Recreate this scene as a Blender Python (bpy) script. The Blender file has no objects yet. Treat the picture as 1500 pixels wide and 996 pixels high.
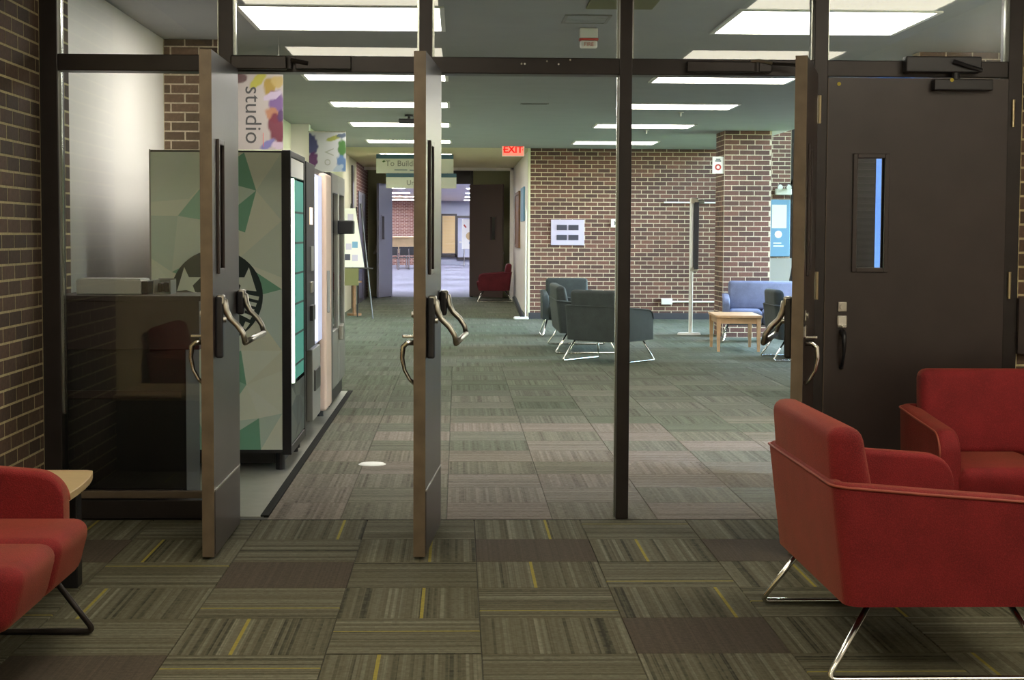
import bpy, bmesh, math, random
from mathutils import Vector, Matrix, Euler
random.seed(7)
S = bpy.context.scene
COL = S.collection
PI = math.pi

# ------------------------------------------------------------------ camera
cam_d = bpy.data.cameras.new('camera')
cam = bpy.data.objects.new('camera', cam_d)
COL.objects.link(cam)
cam_d.sensor_width = 36.0
cam_d.lens = 2420.0 / 1500.0 * 36.0
cam_d.clip_end = 400
# rows: world axes expressed in camera space (heading 1.9 deg right, 3.6 deg down, small roll)
R = Matrix(((0.99944374, -0.00289314, -0.03322405),
            (-0.03297283, 0.06363757, -0.99742822),
            (0.005, 0.99796888, 0.06350677)))
cam.matrix_world = Matrix.Translation((0, -7.93, 1.36)) @ R.to_4x4()
S.camera = cam

# ------------------------------------------------------------------ world, exposure
W = bpy.data.worlds.new('world'); S.world = W; W.use_nodes = True
wn = W.node_tree.nodes; wl = W.node_tree.links
bg = wn['Background']
sky = wn.new('ShaderNodeTexSky'); sky.sky_type = 'NISHITA'
sky.sun_disc = False; sky.sun_elevation = math.radians(38); sky.sun_rotation = math.radians(200)
sky.air_density = 1.4; sky.dust_density = 2.0
wl.new(sky.outputs[0], bg.inputs[0]); bg.inputs[1].default_value = 11.0
S.view_settings.view_transform = 'Standard'
S.view_settings.look = 'None'
S.view_settings.gamma = 1.0
S.view_settings.exposure = 0.0
S.cycles.max_bounces = 10
S.cycles.diffuse_bounces = 5
S.cycles.glossy_bounces = 4
S.cycles.transparent_max_bounces = 16
S.cycles.sample_clamp_indirect = 6.0
S.cycles.caustics_reflective = False
S.cycles.caustics_refractive = False
S.cycles.use_denoising = True

LAMP = 16.0          # corridor troffer lens
LAMP_FOYER = 12.0     # foyer troffer lens
LAMP_FAR = 95.0      # hall beyond the far doors

def portal(loc, size, size_y, rot):
    d = bpy.data.lights.new('daylight_portal', 'AREA'); d.shape = 'RECTANGLE'
    d.size = size; d.size_y = size_y; d.cycles.is_portal = True
    o = bpy.data.objects.new('daylight_portal', d); COL.objects.link(o)
    o.location = loc; o.rotation_euler = rot
portal((5.96, 15.5, 2.15), 4.3, 6.9, (0, PI / 2, 0))
portal((5.15, 11.06, 4.24), 1.6, 7.7, (0, 0, 0))

# ------------------------------------------------------------------ material helpers
def new_mat(name):
    m = bpy.data.materials.new(name); m.use_nodes = True
    return m, m.node_tree, m.node_tree.nodes['Principled BSDF']
class NT:
    """tiny node-graph helper"""
    def __init__(s, t): s.t = t
    def n(s, typ, **kw):
        x = s.t.nodes.new(typ)
        for k, v in kw.items(): setattr(x, k, v)
        return x
    def l(s, a, b): s.t.links.new(a, b)
    def m(s, op, a, b=None, c=None):
        x = s.n('ShaderNodeMath', operation=op)
        for i, v in enumerate((a, b, c)):
            if v is None: continue
            if isinstance(v, (int, float)): x.inputs[i].default_value = v
            else: s.l(v, x.inputs[i])
        return x.outputs[0]
    def ramp(s, fac, stops, interp='LINEAR'):
        x = s.n('ShaderNodeValToRGB'); x.color_ramp.interpolation = interp
        e = x.color_ramp.elements
        while len(e) < len(stops): e.new(0.5)
        for i, (p, c) in enumerate(stops):
            e[i].position = p; e[i].color = (*c, 1)
        s.l(fac, x.inputs[0]); return x.outputs[0]
    def mix(s, f, a, b, bt='MIX'):
        x = s.n('ShaderNodeMix', data_type='RGBA', blend_type=bt)
        for i, v in ((0, f), (6, a), (7, b)):
            if isinstance(v, (int, float)): x.inputs[i].default_value = v
            elif isinstance(v, tuple): x.inputs[i].default_value = (*v, 1)
            else: s.l(v, x.inputs[i])
        return x.outputs[2]
    def bump(s, h, strength, dist, bsdf):
        x = s.n('ShaderNodeBump'); x.inputs['Strength'].default_value = strength
        x.inputs['Distance'].default_value = dist
        s.l(h, x.inputs['Height']); s.l(x.outputs[0], bsdf.inputs['Normal'])

def plain(name, col, rough=0.6, metal=0.0, noise=0.0, scale=20.0, bump=0.0, spec=0.5, sheen=0.0, coat=0.0):
    m, t, b = new_mat(name); g = NT(t)
    b.inputs['Base Color'].default_value = (*col, 1)
    b.inputs['Roughness'].default_value = rough
    b.inputs['Metallic'].default_value = metal
    b.inputs['Specular IOR Level'].default_value = spec
    b.inputs['Coat Weight'].default_value = coat
    if sheen:
        b.inputs['Sheen Weight'].default_value = sheen
        b.inputs['Sheen Tint'].default_value = (*[min(1, c * 3 + .2) for c in col], 1)
    if noise or bump:
        tc = g.n('ShaderNodeTexCoord'); nz = g.n('ShaderNodeTexNoise')
        nz.inputs['Scale'].default_value = scale; nz.inputs['Detail'].default_value = 4
        g.l(tc.outputs['Object'], nz.inputs['Vector'])
        if noise:
            lo = tuple(c * (1 - noise) for c in col); hi = tuple(min(1, c * (1 + noise)) for c in col)
            g.l(g.ramp(nz.outputs['Fac'], [(.3, lo), (.7, hi)]), b.inputs['Base Color'])
        if bump: g.bump(nz.outputs['Fac'], bump, 0.004, b)
    return m

def emit(name, col, strength):
    m, t, b = new_mat(name)
    b.inputs['Base Color'].default_value = (*[min(.8, c * .6) for c in col], 1)
    b.inputs['Emission Color'].default_value = (*col, 1)
    b.inputs['Emission Strength'].default_value = strength
    b.inputs['Roughness'].default_value = .4
    return m

def glass_mat(name, tint=(.975, .988, .98)):
    m = bpy.data.materials.new(name); m.use_nodes = True; t = m.node_tree; g = NT(t)
    t.nodes.remove(t.nodes['Principled BSDF'])
    out = t.nodes['Material Output']
    tr = g.n('ShaderNodeBsdfTransparent'); tr.inputs[0].default_value = (*tint, 1)
    gl = g.n('ShaderNodeBsdfGlossy'); gl.inputs['Roughness'].default_value = 0.01
    fr = g.n('ShaderNodeFresnel'); fr.inputs[0].default_value = 1.5
    mx = g.n('ShaderNodeMixShader')
    g.l(fr.outputs[0], mx.inputs[0]); g.l(tr.outputs[0], mx.inputs[1]); g.l(gl.outputs[0], mx.inputs[2])
    g.l(mx.outputs[0], out.inputs[0])
    return m

def brick_mat(name, lo, mid, hi):
    m, t, b = new_mat(name); g = NT(t)
    oi = g.n('ShaderNodeObjectInfo'); ge = g.n('ShaderNodeNewGeometry')
    r = g.m('FRACT', g.m('ADD', g.m('MULTIPLY', oi.outputs['Random'], 3.7), ge.outputs['Random Per Island']))
    tc = g.n('ShaderNodeTexCoord'); nz = g.n('ShaderNodeTexNoise'); nz.inputs['Scale'].default_value = 45; nz.inputs['Detail'].default_value = 5
    g.l(tc.outputs['Object'], nz.inputs['Vector'])
    c = g.ramp(r, [(0, lo), (.45, mid), (1, hi)])
    c2 = g.mix(.6, c, g.ramp(nz.outputs['Fac'], [(.3, (.55, .55, .55)), (.7, (1.25, 1.2, 1.2))]), 'MULTIPLY')
    g.l(c2, b.inputs['Base Color']); b.inputs['Roughness'].default_value = .8
    g.bump(nz.outputs['Fac'], .5, .004, b)
    return m

def tex_brick(name, c1, c2, mortar):
    """brickwork too far away to tell the courses apart"""
    m, t, b = new_mat(name); g = NT(t)
    tc = g.n('ShaderNodeTexCoord'); mp = g.n('ShaderNodeMapping')
    sx = g.n('ShaderNodeSeparateXYZ'); cb = g.n('ShaderNodeCombineXYZ')
    g.l(tc.outputs['Object'], sx.inputs[0])
    g.l(g.m('ADD', sx.outputs[0], sx.outputs[1]), cb.inputs[0]); g.l(sx.outputs[2], cb.inputs[1])
    br = g.n('ShaderNodeTexBrick'); g.l(cb.outputs[0], br.inputs['Vector'])
    br.inputs['Scale'].default_value = 1; br.inputs['Brick Width'].default_value = .203
    br.inputs['Row Height'].default_value = .0677; br.inputs['Mortar Size'].default_value = .006
    br.inputs['Color1'].default_value = (*c1, 1); br.inputs['Color2'].default_value = (*c2, 1); br.inputs['Mortar'].default_value = (*mortar, 1)
    g.l(br.outputs['Color'], b.inputs['Base Color']); b.inputs['Roughness'].default_value = .85
    g.bump(br.outputs['Fac'], -.5, .005, b)
    return m

def carpet_mat(name, stops, cell, yellow=0.0, tint=None, grid=False):
    """striped loop-pile carpet; stripes run along the tile's own y"""
    m, t, b = new_mat(name); g = NT(t)
    tc = g.n('ShaderNodeTexCoord'); sx = g.n('ShaderNodeSeparateXYZ'); g.l(tc.outputs['Object'], sx.inputs[0])
    oi = g.n('ShaderNodeObjectInfo')
    x, y = sx.outputs[0], sx.outputs[1]
    if grid:      # one continuous sheet: pick the tile from the position and quarter-turn every other one
        ix = g.m('FLOOR', g.m('DIVIDE', x, .507)); iy = g.m('FLOOR', g.m('DIVIDE', y, .507))
        par = g.m('MODULO', g.m('ADD', g.m('ADD', ix, iy), 200), 2)
        cv = g.n('ShaderNodeCombineXYZ'); g.l(ix, cv.inputs[0]); g.l(iy, cv.inputs[1])
        wn_ = g.n('ShaderNodeTexWhiteNoise', noise_dimensions='3D'); g.l(cv.outputs[0], wn_.inputs['Vector'])
        rnd = wn_.outputs['Value']
        xm = g.n('ShaderNodeMix', data_type='FLOAT'); g.l(par, xm.inputs[0]); g.l(x, xm.inputs[2]); g.l(y, xm.inputs[3])
        ym = g.n('ShaderNodeMix', data_type='FLOAT'); g.l(par, ym.inputs[0]); g.l(y, ym.inputs[2]); g.l(x, ym.inputs[3])
        x, y = xm.outputs[0], ym.outputs[0]
    else:
        rnd = oi.outputs['Random']
    off = g.m('MULTIPLY', rnd, 977.0)
    def wnoise(v):
        w = g.n('ShaderNodeTexWhiteNoise', noise_dimensions='1D'); g.l(v, w.inputs['W']); return w.outputs['Value']
    c1 = g.m('FLOOR', g.m('DIVIDE', x, cell))
    s1 = wnoise(g.m('ADD', c1, off))
    s2 = wnoise(g.m('ADD', g.m('FLOOR', g.m('DIVIDE', x, cell * 2.7)), g.m('ADD', off, 313.7)))
    s3 = wnoise(g.m('ADD', g.m('FLOOR', g.m('DIVIDE', x, cell * .4)), g.m('ADD', off, 71.3)))
    yy = wnoise(g.m('ADD', g.m('FLOOR', g.m('DIVIDE', y, .028)), g.m('MULTIPLY', c1, 17.3)))
    v = g.m('ADD', g.m('ADD', g.m('MULTIPLY', s1, .42), g.m('MULTIPLY', s2, .3)), g.m('ADD', g.m('MULTIPLY', s3, .16), g.m('MULTIPLY', yy, .12 if not tint else .3)))
    col = g.ramp(v, stops)
    if tint:
        w2 = wnoise(g.m('ADD', off, 5.5))
        col = g.mix(g.m('MULTIPLY', w2, .8), col, g.mix(1.0, col, tint, 'MULTIPLY'))
    if yellow:
        cellw = g.m('FLOOR', g.m('DIVIDE', g.m('ADD', x, .26), .0125))
        pick = g.m('FLOOR', g.m('MULTIPLY', wnoise(g.m('ADD', off, 11.0)), 62.0))
        hit = g.m('COMPARE', cellw, pick, .5)
        col = g.mix(g.m('MULTIPLY', hit, .9), col, (.30, .25, .045))
    nz = g.n('ShaderNodeTexNoise'); nz.inputs['Scale'].default_value = 320; g.l(tc.outputs['Object'], nz.inputs['Vector'])
    nz2 = g.n('ShaderNodeTexNoise'); nz2.inputs['Scale'].default_value = 60; nz2.inputs['Detail'].default_value = 3; g.l(tc.outputs['Object'], nz2.inputs['Vector'])
    col = g.mix(.55, col, g.ramp(nz2.outputs['Fac'], [(.3, (.7, .7, .7)), (.7, (1.2, 1.2, 1.2))]), 'MULTIPLY')
    g.l(col, b.inputs['Base Color']); b.inputs['Roughness'].default_value = .95; b.inputs['Specular IOR Level'].default_value = .15
    g.bump(nz.outputs['Fac'], .6, .004, b)
    return m

def vcol_mat(name, rough=.45, attr='tone', gloss=.4):
    m, t, b = new_mat(name); g = NT(t)
    a = g.n('ShaderNodeVertexColor'); a.layer_name = attr
    g.l(a.outputs[0], b.inputs['Base Color']); b.inputs['Roughness'].default_value = rough
    b.inputs['Specular IOR Level'].default_value = gloss
    return m

def fabric_mat(name, col, scale=260, var=.35, sheen=None, sw=.12):
    m, t, b = new_mat(name); g = NT(t)
    tc = g.n('ShaderNodeTexCoord')
    vo = g.n('ShaderNodeTexVoronoi'); vo.inputs['Scale'].default_value = scale; g.l(tc.outputs['Object'], vo.inputs['Vector'])
    nz = g.n('ShaderNodeTexNoise'); nz.inputs['Scale'].default_value = 7; g.l(tc.outputs['Object'], nz.inputs['Vector'])
    f = g.m('ADD', g.m('MULTIPLY', vo.outputs['Distance'], .5), g.m('MULTIPLY', nz.outputs['Fac'], .5))
    lo = tuple(c * (1 - var) for c in col); hi = tuple(c * (1 + var) for c in col)
    g.l(g.ramp(f, [(.2, lo), (.7, hi)]), b.inputs['Base Color'])
    b.inputs['Roughness'].default_value = .75; b.inputs['Specular IOR Level'].default_value = .25
    b.inputs['Sheen Weight'].default_value = sw; b.inputs['Sheen Roughness'].default_value = .4
    b.inputs['Sheen Tint'].default_value = (*(sheen or [min(1, c * 2.2 + .12) for c in col]), 1)
    g.bump(vo.outputs['Distance'], .35, .003, b)
    return m

M = {}
M['ceil'] = plain('ceiling_paint', (.335, .345, .35), .9, noise=.03, scale=3, bump=.1)
M['ceil_hall'] = plain('hall_ceiling_paint', (.62, .58, .38), .9)
M['white'] = plain('white_wall_paint', (.90, .87, .84), .42, noise=.03, scale=2, bump=.05)
M['cream'] = plain('cream_wall_paint', (.62, .61, .47), .7, noise=.03, scale=2)
M['olive'] = plain('olive_wall_paint', (.38, .38, .22), .7, noise=.03, scale=2)
M['greywall'] = plain('blue_grey_wall_paint', (.28, .29, .36), .7)
M['mortar'] = plain('mortar', (.54, .46, .34), .95, noise=.2, scale=60, bump=.4)
M['mortar_foyer'] = plain('olive_mortar', (.60, .52, .29), .95, noise=.2, scale=60, bump=.4)
M['brick'] = brick_mat('brick_clay', (.070, .034, .028), (.105, .050, .038), (.155, .068, .050))
M['brickdark'] = brick_mat('brown_brick_clay', (.072, .047, .031), (.115, .072, .046), (.155, .092, .060))
M['texbrick'] = tex_brick('distant_brickwork', (.16, .07, .06), (.23, .11, .09), (.5, .42, .38))
M['bronze'] = plain('bronze_anodised_frame', (.030, .024, .022), .35, metal=.35, noise=.15, scale=8)
M['door'] = plain('dark_brown_door_paint', (.046, .033, .029), .30, noise=.12, scale=5, bump=.03)
M['door_edge'] = plain('door_edge_paint', (.13, .095, .060), .45, noise=.2, scale=12)
M['door_daylit'] = plain('far_door_daylight_tint', (.27, .27, .34), .25)  # daylight reflected on the leaf, painted in as pale blue
M['door_far'] = plain('far_brown_door_paint', (.14, .105, .09), .4)
M['glass'] = glass_mat('clear_glass')
M['bead'] = plain('bright_glazing_bead', (.55, .58, .52), .2, metal=.9)
M['chrome'] = plain('chrome', (.75, .74, .70), .16, metal=1.0)
M['satin'] = plain('satin_steel', (.52, .50, .44), .30, metal=1.0, noise=.1, scale=30)
M['brass'] = plain('brass_hinge', (.62, .52, .32), .35, metal=1.0)
M['blackp'] = plain('black_plastic', (.007, .007, .009), .4)
M['blackm'] = plain('black_painted_metal', (.018, .017, .020), .35, noise=.2, scale=8)
M['maroon'] = plain('dark_maroon_laminate', (.022, .011, .013), .5)
M['red'] = fabric_mat('red_fabric', (.19, .013, .015), sheen=(.80, .42, .20), sw=.28)
M['grey'] = fabric_mat('charcoal_green_fabric', (.036, .044, .044))
M['red_dark'] = fabric_mat('dark_red_fabric', (.085, .008, .013))
M['slate'] = fabric_mat('charcoal_daylight_tint_fabric', (.13, .14, .20))  # blue daylight on a charcoal seat, put into the fabric colour
M['redpipe'] = plain('red_welt', (.34, .07, .04), .6)
M['wood'] = plain('maple_laminate', (.62, .46, .24), .35, noise=.1, scale=4)
M['woodleg'] = plain('beech_wood', (.58, .36, .19), .45, noise=.15, scale=10)
M['vinyl'] = plain('pale_vinyl_floor', (.34, .34, .29), .35, noise=.08, scale=12)
M['strip'] = plain('dark_edge_strip', (.02, .02, .018), .9, spec=.1)
M['carpet_lav'] = plain('lavender_grey_carpet', (.10, .10, .14), .95, noise=.2, scale=6)
M['slab'] = plain('subfloor', (.08, .08, .07), .9)
M['whitep'] = plain('white_plastic', (.72, .72, .68), .4)
M['greym'] = plain('grey_painted_metal', (.30, .31, .29), .4, metal=.2)
M['lens'] = emit('troffer_lens', (1, .94, .85), LAMP)
M['lens_foyer'] = emit('foyer_troffer_lens', (1, .91, .73), LAMP_FOYER)
M['lens_far'] = emit('far_troffer_lens', (.86, .90, 1), LAMP_FAR)
M['troffer'] = plain('troffer_frame', (.75, .75, .72), .5)
M['vent'] = plain('vent_grey', (.22, .22, .20), .6)
olive_stops = [(.14, (.030, .029, .018)), (.30, (.078, .074, .046)), (.52, (.112, .106, .068)), (.72, (.142, .135, .092)), (.9, (.21, .203, .150))]
M['carpet'] = carpet_mat('olive_striped_carpet', olive_stops, .0125, yellow=1)
M['carpet_plain'] = carpet_mat('plain_brown_carpet', [(0, (.062, .050, .036)), (1, (.092, .074, .054))], .004)
hall_stops = [(.10, (.110, .090, .073)), (.35, (.172, .145, .119)), (.6, (.205, .175, .147)), (.9, (.26, .226, .190))]
M['carpet_green'] = carpet_mat('greenish_dimmed_carpet', [(p, (c[0] * .74, c[1] * .84, c[2] * .79)) for p, c in hall_stops], .013, tint=(.68, .80, .68))  # taupe carpet shifted green, partly for the change of light down the corridor
M['carpet_dark'] = carpet_mat('dark_green_dimmed_carpet', [(p, (c[0] * .58, c[1] * .70, c[2] * .64)) for p, c in hall_stops], .013, tint=(.68, .80, .68))  # darker copy further in, with weaker light partly put into its colour
M['carpet_hall'] = carpet_mat('taupe_corridor_carpet', hall_stops, .013, tint=(.68, .80, .68))
M['carpet_far'] = carpet_mat('dimmed_carpet_sheet', [(p, (c[0] * .56, c[1] * .68, c[2] * .62)) for p, c in hall_stops], .013, tint=(.68, .80, .68), grid=True)  # the sheet beyond the tiles keeps that dimmed tone
M['poster'] = vcol_mat('printed_graphic')
M['bannerm'] = vcol_mat('banner_print', .6)
M['ink'] = plain('dark_ink', (.03, .03, .03), .6)
M['inkgreen'] = plain('black_green_print', (.012, .028, .026), .5)
M['signwhite'] = plain('sign_face', (.86, .88, .82), .5)
M['signblue'] = plain('sign_blue_band', (.07, .16, .24), .5)
M['exit_face'] = emit('exit_face', (1, .20, .14), 1.25)
M['exit_text'] = emit('exit_letters', (.80, .0, .0), .75)
M['vm_glow'] = emit('vending_lit_window', (.08, .50, .40), .20)
M['vm_tube'] = emit('vending_tube', (.86, 1, .78), 3.2)
M['vm_glow2'] = emit('vending_lit_window_white', (.70, .74, 1), .42)
M['vm_tube2'] = emit('vending_tube_white', (.88, .90, 1), 1.1)
M['display'] = emit('display_glow', (1, .72, .55), 1.5)
M['cream_metal'] = plain('beige_vending_door', (.62, .47, .38), .4)
M['fridge'] = plain('grey_cooler_metal', (.30, .30, .27), .35, metal=.4)
M['lavender'] = plain('pale_lavender_plate', (.50, .46, .62), .5)
M['louver'] = plain('dark_louvre', (.05, .05, .08), .6)
M['redp'] = plain('red_plastic', (.42, .04, .03), .5)
M['blue'] = plain('blue_plastic', (.02, .08, .55), .4)
M['bluepost'] = plain('pale_blue_print', (.16, .32, .50), .5)
M['bluebanner'] = plain('bright_blue_fabric', (.03, .15, .62), .6)
M['yellow'] = plain('yellow_dot', (.62, .50, .03), .5)
M['olivep'] = plain('olive_panel', (.13, .13, .05), .7)
M['tan'] = plain('brown_wood', (.20, .10, .045), .5, noise=.2, scale=12)
M['slat'] = plain('tan_slats', (.48, .34, .16), .5)
M['leaf'] = plain('leaf_green', (.07, .16, .04), .6, noise=.4, scale=9)
M['grass'] = plain('lawn_grass', (.10, .17, .05), .9, noise=.3, scale=2)
M['base'] = plain('dark_rubber_base', (.035, .036, .045), .6)

# ------------------------------------------------------------------ mesh helpers
class MB:
    def __init__(s): s.v = []; s.f = []; s.c = []
    def box(s, x0, x1, y0, y1, z0, z1):
        i = len(s.v)
        s.v += [(x, y, z) for z in (z0, z1) for y in (y0, y1) for x in (x0, x1)]
        s.f += [tuple(i + k for k in q) for q in ((0, 2, 3, 1), (4, 5, 7, 6), (0, 1, 5, 4), (2, 6, 7, 3), (0, 4, 6, 2), (1, 3, 7, 5))]
        return s
    def cyl(s, p0, p1, r0, r1=None, n=16):
        return s.tube([p0, p1], [r0, r0 if r1 is None else r1], n)
    def tube(s, pts, r, n=8, cap=True):
        pts = [Vector(p) for p in pts]; i0 = len(s.v); prev = None
        for k, p in enumerate(pts):
            a = pts[max(0, k - 1)]; b = pts[min(len(pts) - 1, k + 1)]
            d = (b - a).normalized()
            if prev is None:
                u = d.cross(Vector((0, 0, 1)))
                if u.length < 1e-4: u = d.cross(Vector((1, 0, 0)))
                u.normalize()
            else:
                u = (prev - d * prev.dot(d)).normalized()
            prev = u; w = d.cross(u)
            rr = r[k] if isinstance(r, (list, tuple)) else r
            for j in range(n):
                an = 2 * PI * j / n
                s.v.append(tuple(p + (u * math.cos(an) + w * math.sin(an)) * rr))
        for k in range(len(pts) - 1):
            for j in range(n):
                a = i0 + k * n + j; b = i0 + k * n + (j + 1) % n
                s.f.append((a, b, b + n, a + n))
        if cap:
            s.f.append(tuple(i0 + j for j in reversed(range(n))))
            e = i0 + (len(pts) - 1) * n
            s.f.append(tuple(e + j for j in range(n)))
        return s
    def prism(s, poly, axis, a, b):
        """extrude a 2-D polygon along an axis from a to b"""
        i = len(s.v); n = len(poly)
        for t in (a, b):
            for (p, q) in poly:
                s.v.append({'x': (t, p, q), 'y': (p, t, q), 'z': (p, q, t)}[axis])
        s.f.append(tuple(range(i + n - 1, i - 1, -1))); s.f.append(tuple(range(i + n, i + 2 * n)))
        for k in range(n):
            k2 = (k + 1) % n
            s.f.append((i + k, i + k2, i + n + k2, i + n + k))
        return s
    def rbox(s, x0, x1, y0, y1, z0, z1, r, seg=3):
        """box with rounded edges"""
        bm = bmesh.new(); bmesh.ops.create_cube(bm, size=1)
        for v in bm.verts:
            v.co = Vector(((x0 + x1) / 2 + v.co.x * (x1 - x0), (y0 + y1) / 2 + v.co.y * (y1 - y0), (z0 + z1) / 2 + v.co.z * (z1 - z0)))
        bmesh.ops.bevel(bm, geom=bm.edges[:], offset=r, segments=seg, affect='EDGES', profile=.5)
        i = len(s.v); bm.verts.ensure_lookup_table()
        for k, v in enumerate(bm.verts): v.index = k
        s.v += [tuple(v.co) for v in bm.verts]
        s.f += [tuple(i + v.index for v in f.verts) for f in bm.faces]
        bm.free(); return s
    def add_mesh(s, me, mat):
        i = len(s.v)
        s.v += [tuple(mat @ v.co) for v in me.vertices]
        s.f += [tuple(i + k for k in p.vertices) for p in me.polygons]
        return s
    def map(s, fn): s.v = [tuple(fn(*p)) for p in s.v]; return s
    def mesh(s, name, mat, smooth=False):
        me = bpy.data.meshes.new(name); me.from_pydata(s.v, [], s.f); me.validate()
        bm = bmesh.new(); bm.from_mesh(me); bmesh.ops.recalc_face_normals(bm, faces=bm.faces[:]); bm.to_mesh(me); bm.free()
        if mat: me.materials.append(M[mat] if isinstance(mat, str) else mat)
        if smooth: me.polygons.foreach_set('use_smooth', [True] * len(me.polygons))
        return me

def link(name, data, parent=None, loc=None, rot=None):
    o = bpy.data.objects.new(name, data); COL.objects.link(o)
    if parent is not None: o.parent = parent
    if loc is not None: o.location = loc
    if rot is not None: o.rotation_euler = rot
    return o
def obj(name, mb, mat, parent=None, bevel=0, smooth=False, loc=None, rot=None, label=None):
    o = link(name, mb.mesh(name, mat, smooth), parent, loc, rot)
    if bevel:
        b = o.modifiers.new('edge', 'BEVEL'); b.width = bevel; b.segments = 2; b.limit_method = 'ANGLE'; b.angle_limit = .7
    if label: o['label'] = label
    return o
def smooth_angle(o, deg=40):
    me = o.data
    me.polygons.foreach_set('use_smooth', [True] * len(me.polygons))
    bm = bmesh.new(); bm.from_mesh(me)
    for e in bm.edges:
        if len(e.link_faces) == 2 and e.calc_face_angle(0) > math.radians(deg): e.smooth = False
    bm.to_mesh(me); bm.free()
    return o
def tag(o, label=None, cat=None, group=None, kind=None):
    if label: o['label'] = label
    if cat: o['category'] = cat
    if group: o['group'] = group
    if kind: o['kind'] = kind
    return o
def thing(name, label, cat, loc=(0, 0, 0), rz=0, group=None, kind=None):
    o = link(name, None, None, loc, (0, 0, rz)); o.empty_display_size = .1
    return tag(o, label, cat, group, kind)
def struct(name, mb, mat, label, cat, bevel=0, loc=None):
    return tag(obj(name, mb, mat, None, bevel, loc=loc), label, cat, kind='structure')
def copy_tree(o, parent=None):
    c = o.copy(); COL.objects.link(c)
    if parent: c.parent = parent
    for ch in list(o.children): copy_tree(ch, c)
    return c
_text = {}
def text_mesh(s, size, extrude=.0015, bold=0.0, align='CENTER'):
    k = (s, size, extrude, bold, align)
    if k not in _text:
        cu = bpy.data.curves.new('lettering', 'FONT'); cu.body = s; cu.size = size; cu.extrude = extrude; cu.offset = bold
        cu.align_x = align; cu.align_y = 'CENTER'; cu.resolution_u = 3
        o = bpy.data.objects.new('lettering', cu); COL.objects.link(o)
        dg = bpy.context.evaluated_depsgraph_get()
        me = bpy.data.meshes.new_from_object(o.evaluated_get(dg))
        bpy.data.objects.remove(o); me.name = 'lettering'; me.materials.clear(); _text[k] = me
    return _text[k]
def text(s, size, mat, parent, loc, rot, name='lettering', bold=0.0, align='CENTER', extrude=.0015):
    me = text_mesh(s, size, extrude, bold, align).copy(); me.materials.append(M[mat])
    return link(name, me, parent, loc, rot)
FACE_Y = (PI / 2, 0, 0)       # text that faces -y (towards the foyer)

# ------------------------------------------------------------------ brickwork
COURSE, BL, JT = .0677, .2032, .0105
_bm = {}
def brick_mesh(w, mat):
    k = (round(w, 3), mat)
    if k not in _bm:
        h = COURSE - JT; c = .0007; d = .0015
        x, z = w / 2, h / 2
        mb = MB()
        mb.v = [(-x, 0, -z), (x, 0, -z), (x, 0, z), (-x, 0, z), (-x, -d + c, -z), (x, -d + c, -z), (x, -d + c, z), (-x, -d + c, z),
                (-x + c, -d, -z + c), (x - c, -d, -z + c), (x - c, -d, z - c), (-x + c, -d, z - c)]
        mb.f = [(0, 1, 5, 4), (1, 2, 6, 5), (2, 3, 7, 6), (3, 0, 4, 7), (4, 5, 9, 8), (5, 6, 10, 9), (6, 7, 11, 10), (7, 4, 8, 11), (8, 9, 10, 11)]
        _bm[k] = mb.mesh('brick', mat)
    return _bm[k]
def bricks(parent, origin, rz, width, z0, z1, mat, first, limit=300, phase=0.0, skip=None):
    """lay a running bond on a wall face; u runs along the wall, the face looks along local -y.
    bricks for which first(u, z) is true become parts (up to limit), the others one joined part"""
    ou = Vector((math.cos(rz), math.sin(rz), 0)); o = Vector(origin)
    rest = MB(); n = 0
    for r in range(int(z0 / COURSE), int(math.ceil(z1 / COURSE))):
        zb = r * COURSE
        u = -(BL / 2 if (r % 2) else 0) - phase
        while u < width:
            a, b = max(0, u), min(width, u + BL); u += BL
            if b - a < .035: continue
            z = zb + COURSE / 2; um = (a + b) / 2
            if z > z1 - .01: continue
            if skip and skip(um, z): continue
            w = b - a - JT
            p = o + ou * (um + random.uniform(-.001, .001)) + Vector((0, 0, z))
            nrm = Vector((math.sin(rz), -math.cos(rz), 0))
            p -= nrm * random.uniform(0, .0008)
            if n < limit and first(um, z):
                link('brick', brick_mesh(w, mat), parent, p, (0, 0, rz)); n += 1
            else:
                rest.add_mesh(brick_mesh(w, mat), Matrix.Translation(p) @ Matrix.Rotation(rz, 4, 'Z'))
    if rest.v: tag(obj('brickwork', rest, mat, parent), kind='stuff')
    return n

# ================================================================== SETTING
YF = -0.08                      # front face of the glass screen
H1, H2 = 2.76, 2.82             # corridor / foyer ceiling heights

# ---- floor with carpet tiles
floor = struct('floor', MB().box(-9, 9, -10, 72, -.2, -.006), 'slab', 'carpeted floor running from the foyer through the corridor', 'floor')
T = .507
XS = [-.424 + T * k for k in range(-4, 8)]
tile_cache = {}
def tile_mesh(mat, w, l):
    k = (mat, round(w, 3), round(l, 3))
    if k not in tile_cache:
        g, c = .0012, .002; mb = MB(); x, y = w / 2 - g, l / 2 - g
        mb.v = [(-x, -y, -.006), (x, -y, -.006), (x, y, -.006), (-x, y, -.006), (-x, -y, -c), (x, -y, -c), (x, y, -c), (-x, y, -c),
                (-x + c, -y + c, 0), (x - c, -y + c, 0), (x - c, y - c, 0), (-x + c, y - c, 0)]
        mb.f = [(0, 1, 5, 4), (1, 2, 6, 5), (2, 3, 7, 6), (3, 0, 4, 7), (4, 5, 9, 8), (5, 6, 10, 9), (6, 7, 11, 10), (7, 4, 8, 11), (8, 9, 10, 11)]
        tile_cache[k] = mb.mesh('carpet_tile', mat)
    return tile_cache[k]
plain_tiles = {(1, 1), (1, 3), (2, -1), (4, 2), (5, -2), (1, -3), (3, 5), (6, 0), (7, 3)}
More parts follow.
